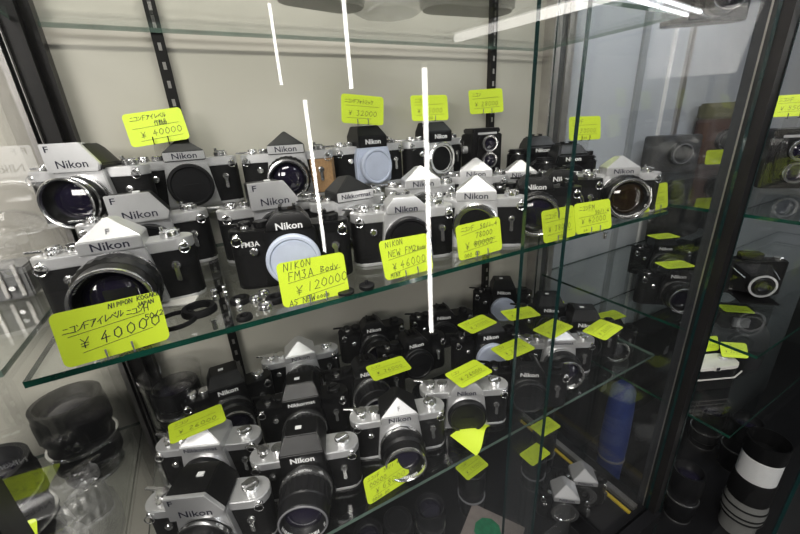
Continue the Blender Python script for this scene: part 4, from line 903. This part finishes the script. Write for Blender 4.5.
spots = [(430,505,.034,.105),(398,522,.032,.10),(458,528,.030,.08),(506,470,.030,.105),(545,470,.030,.135),(528,503,.036,.075),(583,455,.032,.09),
         (470,475,.033,.135),(612,470,.030,.07),(500,520,.028,.06),(560,520,.026,.06),(595,512,.026,.055),(372,530,.032,.11),(615,500,.024,.05)]
lab = {0:'black lens standing under the lower shelf edge, below the shelf-edge card', 4:'black lens on the case floor carrying the farther card right of the door edge', 3:'black lens on the case floor carrying the nearer card right of the door edge',
       5:'short wide black lens in front of the two carded lenses on the floor', 7:'black lens carrying a flat card left of the dark door edge on the floor', 6:'black lens behind the two silver prisms on the case floor'}
G2 = 'cameras on the case floor'
n1 = slr('silver-prism camera on the case floor, the nearer of two at the lower right', 566, 497, DECK, 'pyramid', 'none', yaw=-38, top=BLACKM, head=CHROME, group=G2, W=.116)
n2 = slr('silver-prism camera on the case floor, the farther of two at the lower right', 590, 484, DECK, 'pyramid', 'none', yaw=-38, top=BLACKM, head=CHROME, group=G2, W=.116)
n1['_fix'] = .6; n2['_fix'] = .4; relax([n1, n2], (-.1,.73,.31,.70))
def clear_of(x, y, r):
    if math.hypot(x-.400, y-.405) < .062 + r: return False
    if abs(x-.515) < .057 + r and abs(y-.315) < .042 + r: return False
    for o in (n1, n2):
        c, s_ = math.cos(-o.rotation_euler.z), math.sin(-o.rotation_euler.z); dx, dy = x-o.location.x, y-o.location.y
        u, v = dx*c - dy*s_, dx*s_ + dy*c
        if -.075 - r < u < .075 + r and -.042 - r < v < .024 + r: return False
    return True
placed = {}
FIXED = {7:(.421,.502), 4:(.660,.498), 3:(.600,.474)}
for i in (7, 4, 3, 0, 1, 2, 5, 6, 8, 9, 10, 11, 12, 13):
    px, py, r, h = spots[i]
    p = at_z(px, py, Z(DECK)+h)
    if i in FIXED: p.x, p.y = FIXED[i]
    for _ in range(40 if i not in FIXED else 0):
        for (qx, qy, qr) in placed.values():
            dx, dy = p.x-qx, p.y-qy; d = math.hypot(dx, dy); m_ = r + qr + .003
            if d < m_ and d > 1e-6: p.x += dx/d*(m_-d); p.y += dy/d*(m_-d)
        p.x = min(max(p.x, -.1), .72); p.y = min(max(p.y, .315), .60)
    if i not in FIXED and not clear_of(p.x, p.y, r): continue
    if any(math.hypot(p.x-q[0], p.y-q[1]) < r + q[2] + .001 for q in placed.values()): continue
    placed[i] = (p.x, p.y, r)
    lens_thing(lab.get(i, 'dark lens without a card standing on the case floor among others'), (p.x, p.y, Z(DECK)), r, h, group=GD, capm=PLASTIC if i % 3 else None, ringm=GPAINT if i % 2 else BRIGHT)
def toplens(i): return placed[i][0], placed[i][1], Z(DECK) + spots[i][3] + (.009 if i % 3 else .001)
for i, lb, yw, pr in ((7,'lime card on a black lens below the lower shelf, left of the dark door edge', 6, '15000'), (4,'lime card on a floor lens, farther of the two right of the dark door edge', 0, '18000'), (3,'lime card on a floor lens, nearer of the two right of the dark door edge', 3, '16000')):
    x, y, z = toplens(i); a = math.radians(yw)
    card(lb, (x, y, z + .0008), (0,0,1), (math.cos(a), math.sin(a), 0), generic(pr), SM)
# printed board and clear tray
t = thing('printed_board', 'grey cardboard sheet with a green print on the case floor', 'cardboard', (.400, .405, Z(DECK)+.055), .55)
link('sheet', MB().box(-.045,.045,-.06,.06,0,.002).mesh('sheet', CARDB), t)
mb = MB(); rnd = random.Random(2); mb.lathe([(.024 + .006*rnd.random(),0),(.022,.0006)],'z',(0,.01,.002),9); link('print', mb.mesh('print', GREENP), t, label='green printed patch')
link('stub', MB().box(-.03,.03,-.045,.045,-.055,0).mesh('stub', CARDB), t)
t = thing('clear_tray', 'clear plastic tray at the bottom centre of the picture', 'tray', (.515, .315, Z(DECK)+.0))
mb = MB(); mb.box(-.055,.055,-.04,.04,0,.002)
for b in ((-.055,-.053,-.04,.04,.002,.04),(.053,.055,-.04,.04,.002,.04),(-.053,.053,-.04,-.038,.002,.04),(-.053,.053,.038,.04,.002,.04)): mb.box(*b)
link('shell', mb.mesh('shell', ACRYL), t)
struct('trim_7', MB().box(.752,.768,.30,.69,Z(DECK),Z(DECK)+.010), ALU, label='silver rail on the case floor at the right', cat='rail')
struct('trim_8', MB().box(.735,.743,.30,.69,Z(DECK),Z(DECK)+.004), YELL, label='yellow strip on the case floor at the right', cat='strip')

# ------------------------------------------------------------------ the neighbouring case on the right
p = at_z(787, 188, Z(R1)); t = tlr('black camera with two chrome-ringed lenses in the right case', (p.x+.02, p.y+.03, Z(R1)), -48, ring=CHROME); t.scale = (1.1,1.1,1.1)
x, y = p.x+.02, p.y+.03
c = card('lime card above the chrome-ringed twin lenses at the right picture edge', (1.135, .345, Z(-.006)), (-.75,-.62,.2), (.64,-.76,0), generic('55000'), SM)
stand('clear stand on the camera with two chrome-ringed lenses', c, Z(R1)+.126)
def folding(label, loc, yaw):
    t = thing('folding_camera', label, 'camera', loc, math.radians(yaw), 'cameras in the right case')
    link('body', MB().extr_z(stadium(.150,.040,8), 0, .085).mesh('body', LEATHER, .003), t)
    link('bed', MB().box(-.036,.036,-.085,-.020,.004,.008).mesh('bed', BLACKM, .001), t)
    mb = MB(); rings = []
    for k in range(13):
        f = k/12; w = .036 - .014*f - (.003 if k % 2 else 0); y = -.021 - .045*f; rings.append([(-w,y,.045-w*.95),(w,y,.045-w*.95),(w,y,.045+w*.95),(-w,y,.045+w*.95)])
    link('bellows', mb.loft(rings).mesh('bellows', RUBBER), t)
    f = link('lens_board', MB().lathe([(.026,-.066),(.027,-.068),(.027,-.074),(.020,-.076),(.018,-.080),(.012,-.080),(.010,-.076)],'y',(0,0,.045),36).mesh('lens_board', BLACKM), t)
    link('dial_ring', MB().lathe([(.0225,-.0745),(.0265,-.0745),(.0268,-.0765),(.0225,-.0768)],'y',(0,0,.045),36,ring=True).mesh('dial_ring', CHROME), f, label='bright scale ring')
    link('glass_element', MB().lathe([(.0100,-.0775),(.005,-.079),(.0005,-.0795)],'y',(0,0,.045),20).mesh('glass_element', LENSG), f)
    for s_ in (-1, 1): link('strut', MB().tube([(s_*.040,-.019,.070),(s_*.032,-.066,.060)], .0014, 8).mesh('strut', BRIGHT), t)
    link('viewfinder', MB().box(-.022,.022,-.012,.012,.085,.102).mesh('viewfinder', BLACKM, .002), t)
    link('winding_knob', m_knob(BRIGHT, .010, .008), t, (.055,0,.085))
    return t
p = at_z(770, 305, Z(R2)); folding('black folding camera with bellows and round lens board in the right case', (p.x+.035, p.y+.07, Z(R2)), -45)
# silver-trimmed box camera
p = at_z(706, 384, Z(R3)); t = thing('box_camera', 'black camera with silver trim lines in the right case beside the front post', 'camera', (p.x+.0, p.y+.005, Z(R3)), math.radians(-25), 'cameras in the right case'); t['_fix'] = .05
link('body', MB().extr_z(stadium(.125,.050,6), 0, .055).mesh('body', BLACKM, .002), t)
link('top_cover', MB().extr_z(stadium(.125,.052,6), .055, .064).mesh('top_cover', CREAMP, .001), t, label='pale silver top cover')
link('trim_line', MB().extr_y([(-.058,.030),(.045,.030),(.058,.046),(.058,.0485),(.044,.0325),(-.058,.0325)], -.0268, -.0245).mesh('trim_line', CREAMP), t, label='silver trim line')
link('window', MB().box(-.012,.004,-.0275,-.024,.055,.066).mesh('window', CREAMP, .0006), t); link('window_pane', MB().box(-.008,.0,-.0285,-.0275,.057,.064).mesh('window_pane', LENSG), t)
link('dial', m_knob(CHROME, .009, .006), t, (.035,.005,.064))
# instant camera with pale window
p = at_z(748, 362, Z(R3)); t = thing('instant_camera', 'bulky black camera with a pale square window in the right case', 'camera', (p.x+.07, p.y+.075, Z(R3)), math.radians(-45), 'cameras in the right case')
link('body', MB().loft([[(-.07,-.05,0),(.07,-.05,0),(.07,.05,0),(-.07,.05,0)],[(-.07,-.045,.05),(.07,-.045,.05),(.07,.05,.05),(-.07,.05,.05)],[(-.045,-.02,.10),(.045,-.02,.10),(.045,.045,.10),(-.045,.045,.10)]]).mesh('body', PLASTIC, .004), t)
link('window', MB().box(-.018,.018,-.041,-.030,.066,.090).mesh('window', GPAINT, .001), t, label='pale square window')
link('lens', MB().lathe([(.026,-.045),(.028,-.050),(.028,-.062),(.024,-.064),(.018,-.060)],'y',(0,0,.028),36).mesh('lens', BLACKM), t)
for lb, px, py, zz, n, xx, ag in (
    ('lime card behind the silver-trimmed camera in the right case', 708, 344, R3+.085, (-.35,-.85,.4), (.92,-.38,0), 0),
    ('lime card leaning on the bulky black camera in the right case', 734, 350, R3+.085, (-.5,-.6,.6), (.77,-.64,0), 0),
    ('lime card standing beside the brown camera beyond the front post', 717, 157, R1+.06, (-.5,-.85,.1), (.86,-.5,0), 0)):
    p = at_z(px, py, Z(zz)); card(lb, (p.x, p.y, Z(zz)), n, xx, generic('20000'), (.055,.035))
# brown camera behind the right panel
p = at_z(716, 166, Z(R1)); t = thing('box_camera', 'brown leather camera with an olive top beyond the glass, left of the front post', 'camera', (p.x + .10, .635, Z(R1)), math.radians(-50), 'cameras in the right case')
link('body', MB().extr_z(stadium(.17,.085,6), 0, .14).mesh('body', BROWN, .004), t)
link('top_cover', MB().extr_z(stadium(.172,.086,6), .14, .19).mesh('top_cover', OLIVE, .006), t)
link('lens', MB().lathe([(.034,-.042),(.036,-.046),(.036,-.070),(.030,-.072),(.026,-.066)],'y',(0,0,.075),36).mesh('lens', BLACKM), t)
p = at_z(664, 168, Z(R1)); t = thing('box_camera', 'grey box camera with a round lens seen dimly through the right glass side', 'camera', (p.x - .06, .645, Z(R1)), math.radians(-30), 'cameras in the right case')
link('body', MB().extr_z(stadium(.16,.07,6), 0, .105).mesh('body', mat('dark_grey_paint', (.045,.045,.047), 0, .5, .1, 60), .004), t)
link('lens', MB().lathe([(.030,-.034),(.032,-.038),(.032,-.055),(.028,-.057),(.020,-.050)],'y',(0,0,.055),36).mesh('lens', BLACKM), t)
link('lens_ring', MB().lathe([(.026,-.056),(.029,-.0555),(.029,-.058),(.026,-.058)],'y',(0,0,.055),36,ring=True).mesh('lens_ring', GPAINT), t)
# darker cameras with cards on the right shelves
for lb, x, y, base, fin, yw in (
    ('black camera on the right case shelf below the grey box camera', 1.09, .520, R2, 'ftn', -40), ('black camera on the right case shelf beside the front post', .925, .405, R2, 'fm', -40),
    ('black camera low in the right case behind the glass side', .905, .520, R3, 'ftn', -35)):
    o = slr(lb, 640, 300, base, fin, 'fifty', yaw=yw, top=BLACKM, group='cameras in the right case'); o.location.x = x; o.location.y = y
for zz in (R2, R3):
    ob = [o for o in COL.objects if o.parent is None and o.get('category') == 'camera' and abs(o.location.z - Z(zz)) < .01 and o.location.x > .8]
    relax(ob, (.835, 2.4, .14, .635))
for o in COL.objects:
    if '_fix' in o: del o['_fix']
for lb, key, hz, ya in (
    ('lime card on the black camera below the grey box camera', 'black camera on the right case shelf below the grey box camera', .1072, -20), ('lime card on the black camera beside the front post', 'black camera on the right case shelf beside the front post', .0962, -25),
    ('lime card low behind the right glass side, on a black camera', 'black camera low in the right case behind the glass side', .1072, -10),
    ('lime card lying on the bulky black camera with the pale window', 'bulky black camera with a pale square window in the right case', .1012, -45)):
    o = [q for q in COL.objects if q.get('label') == key][0]; a = math.radians(ya); L_ = o.location
    card(lb, (L_.x, L_.y, L_.z + hz), (0,0,1), (math.cos(a), math.sin(a), 0), generic('22000'), SM)
# blue sleeve, white telephoto lens, lenses on the floor of the right case
p = at_z(633, 500, Z(DECK2)); t = thing('fabric_sleeve', 'tall blue fabric sleeve standing in the right case behind the glass side', 'lens sleeve', (.905, .45, Z(DECK2)))
link('tube', MB().lathe([(.030,0),(.034,.01),(.033,.15),(.036,.24),(.034,.36),(.030,.43),(.016,.45)],'z',(0,0,0),32).mesh('tube', BLUE), t)
link('band', MB().lathe([(.0335,.19),(.0365,.191),(.0365,.197),(.0335,.198)],'z',(0,0,0),32,ring=True).mesh('band', GPAINT), t)
p = at_z(741, 520, Z(-1.04)); TX, TY = 1.155, .205
t = thing('telephoto_lens', 'long black telephoto lens with a white front band standing at the lower right', 'lens', (TX, TY, Z(DECK2)))
link('rear_barrel', MB().lathe([(.034,0),(.040,.004),(.040,.05),(.046,.055),(.048,.10),(.046,.12),(.045,.13)],'z',(0,0,0),48).mesh('rear_barrel', mat('grey_barrel', (.26,.26,.25), .2, .4, .05, 60)), t, label='grey rear barrel')
for z in (.062, .078, .106): link('groove', MB().lathe([(.0452,z),(.0488,z+.0005),(.0488,z+.005),(.0452,z+.0055)],'z',(0,0,0),48,ring=True).mesh('groove', BLACKM), t)
link('focus_ring', MB().lathe([(.044,.13),(.046,.132),(.046,.20),(.043,.205)],'z',(0,0,0),48,(1,2,.0012)).mesh('focus_ring', RUBBER), t)
link('front_barrel', MB().lathe([(.0405,.205),(.0425,.207),(.0425,.275),(.040,.278)],'z',(0,0,0),48).mesh('front_barrel', WPAINT), t, label='white front barrel')
link('hood', MB().lathe([(.040,.278),(.044,.28),(.045,.33),(.042,.33),(.038,.285)],'z',(0,0,0),48).mesh('hood', BLACKM), t)
for lb, px, py, r, h in (('short black lens with silver rim in the right case, above the dark floor', 712, 408, .045, .16), ('black lens on the floor of the right case beside the front post', 690, 470, .04, .18), ('black lens behind the telephoto lens on the right case floor', 748, 420, .045, .20)):
    p = at_z(px, py, Z(DECK2)+h); lens_thing(lb, (max(.875, p.x), max(.15, p.y), Z(DECK2)), r, h, group='lenses in the right case')

# ------------------------------------------------------------------ lamps of the shop (behind and above the viewer) and added fill lights
MIR = .274
def mir(p, yv=None): return Vector((p.x, 2*MIR - p.y, p.z))
def vled(label, top, bot, yv, r):
    a, b = at_y(*top, yv), at_y(*bot, yv)
    x = (a.x + b.x) / 2
    t = thing('strip_lamp', label, 'lamp', (x, 2*MIR - yv, b.z), 0, 'upright strip lamps of the shop')
    link('tube', MB().cyl((0,0,0), r, a.z - b.z, 'z', 16).mesh('tube', TUBE), t)
    link('end_cap', MB().cyl((0,0,-.02), r*1.15, .02, 'z', 16).mesh('end_cap', ALU), t)
    link('pole', MB().cyl((0,0,-b.z), .006, b.z-.02, 'z', 10).mesh('pole', BLACKM), t)
    link('foot', MB().cyl((0,0,-b.z), .09, .012, 'z', 24).mesh('foot', BLACKM), t)
    link('end_cap', MB().cyl((0,0,a.z-b.z), r*1.15, .02, 'z', 16).mesh('end_cap', ALU), t)
vled('tall bright upright strip lamp mirrored in the glass door right of centre', (425,68), (431,332), 1.6, .0110)
vled('thin upright strip lamp mirrored in the glass door left of centre', (307,100), (323,252), 3.4, .016)
vled('upright strip lamp mirrored at the upper centre of the glass door', (343,-30), (349.5,89), 3.6, .018)
vled('short upright strip lamp mirrored at the upper left of the glass door', (268,0), (282,85), 3.9, .013)

def ceiling_lamp(label, p, q, wdt, m, n=2, r=.016):
    p, q = mir(p), mir(q); d = (q - p); L = d.length; a = math.atan2(d.y, d.x); c = (p + q) / 2
    t = thing('ceiling_lamp', label, 'ceiling lamp', (c.x, c.y, Z(1.05)), a, 'ceiling lamps of the shop')
    link('housing', MB().box(-L/2, L/2, -wdt/2-.02, wdt/2+.02, -.035, 0).mesh('housing', WPAINT, .004), t)
    for k in range(n):
        y = (k - (n-1)/2) * wdt * .8
        link('tube', MB().lathe([(r,-L/2+.02),(r,L/2-.02)], 'x', (0,y,-.036-r), 16).mesh('tube', m), t)
ceiling_lamp('twin-tube ceiling lamp mirrored at the top right of the door', at_z(697,13.5,Z(.998)), at_z(520,-42,Z(.998)), .16, TUBEB)
ceiling_lamp('single-tube ceiling lamp mirrored slanting across the top of the door', at_z(455,36,Z(.998)), at_z(640,-16,Z(.998)), .10, TUBES, 1, .045)
def area(name, loc, rot, sx, sy, e, col=(1,1,1)):
    l = bpy.data.lights.new(name, 'AREA'); l.shape = 'RECTANGLE'; l.size = sx; l.size_y = sy; l.energy = e; l.color = col
    o = bpy.data.objects.new(name, l); COL.objects.link(o); o.location = loc; o.rotation_euler = rot; return o
def aim(loc, tgt):
    return (Vector(tgt) - Vector(loc)).to_track_quat('-Z', 'Y').to_euler()
l0 = (-.75, -.55, Z(1.0)); area('ceiling_panel', l0, (0,0,0), 1.2, .5, 24, (1,.97,.93))
l1 = (1.2, -1.2, Z(1.0)); area('ceiling_panel', l1, (0,0,0), 1.6, .3, 9, (.93,.96,1))
# light strip along the top front rail inside the left case
l2 = (.1, .36, Z(.70)); area('case_area_light', l2, aim(l2, (.1,.62,Z(-.2))), .75, .03, 3.2, (1,.96,.88))
l4 = (-1.35, -1.1, Z(.40)); area('front_fill', l4, aim(l4, (.2,.6,Z(-.35))), 1.0, .4, 12, (1,.97,.93))  # added fill from behind the viewer, brightens the lower wall and cards
l3 = (1.15, .42, Z(.68)); area('case_area_light', l3, aim(l3, (1.05,.72,Z(.1))), .7, .03, 2.2, (.90,.95,1))  # fill added to brighten the back panel of the neighbouring case
w = bpy.data.worlds.new('world'); S.world = w; w.use_nodes = True
w.node_tree.nodes['Background'].inputs['Color'].default_value = (.5,.5,.5,1); w.node_tree.nodes['Background'].inputs['Strength'].default_value = .025
S.view_settings.view_transform = 'Standard'; S.view_settings.look = 'None'; S.view_settings.gamma = 1; S.view_settings.exposure = 1.05
S.view_settings.use_curve_mapping = False
S.cycles.transparent_max_bounces = 40; S.cycles.max_bounces = 10; S.cycles.glossy_bounces = 4; S.cycles.caustics_reflective = False
S.cycles.sample_clamp_indirect = 4
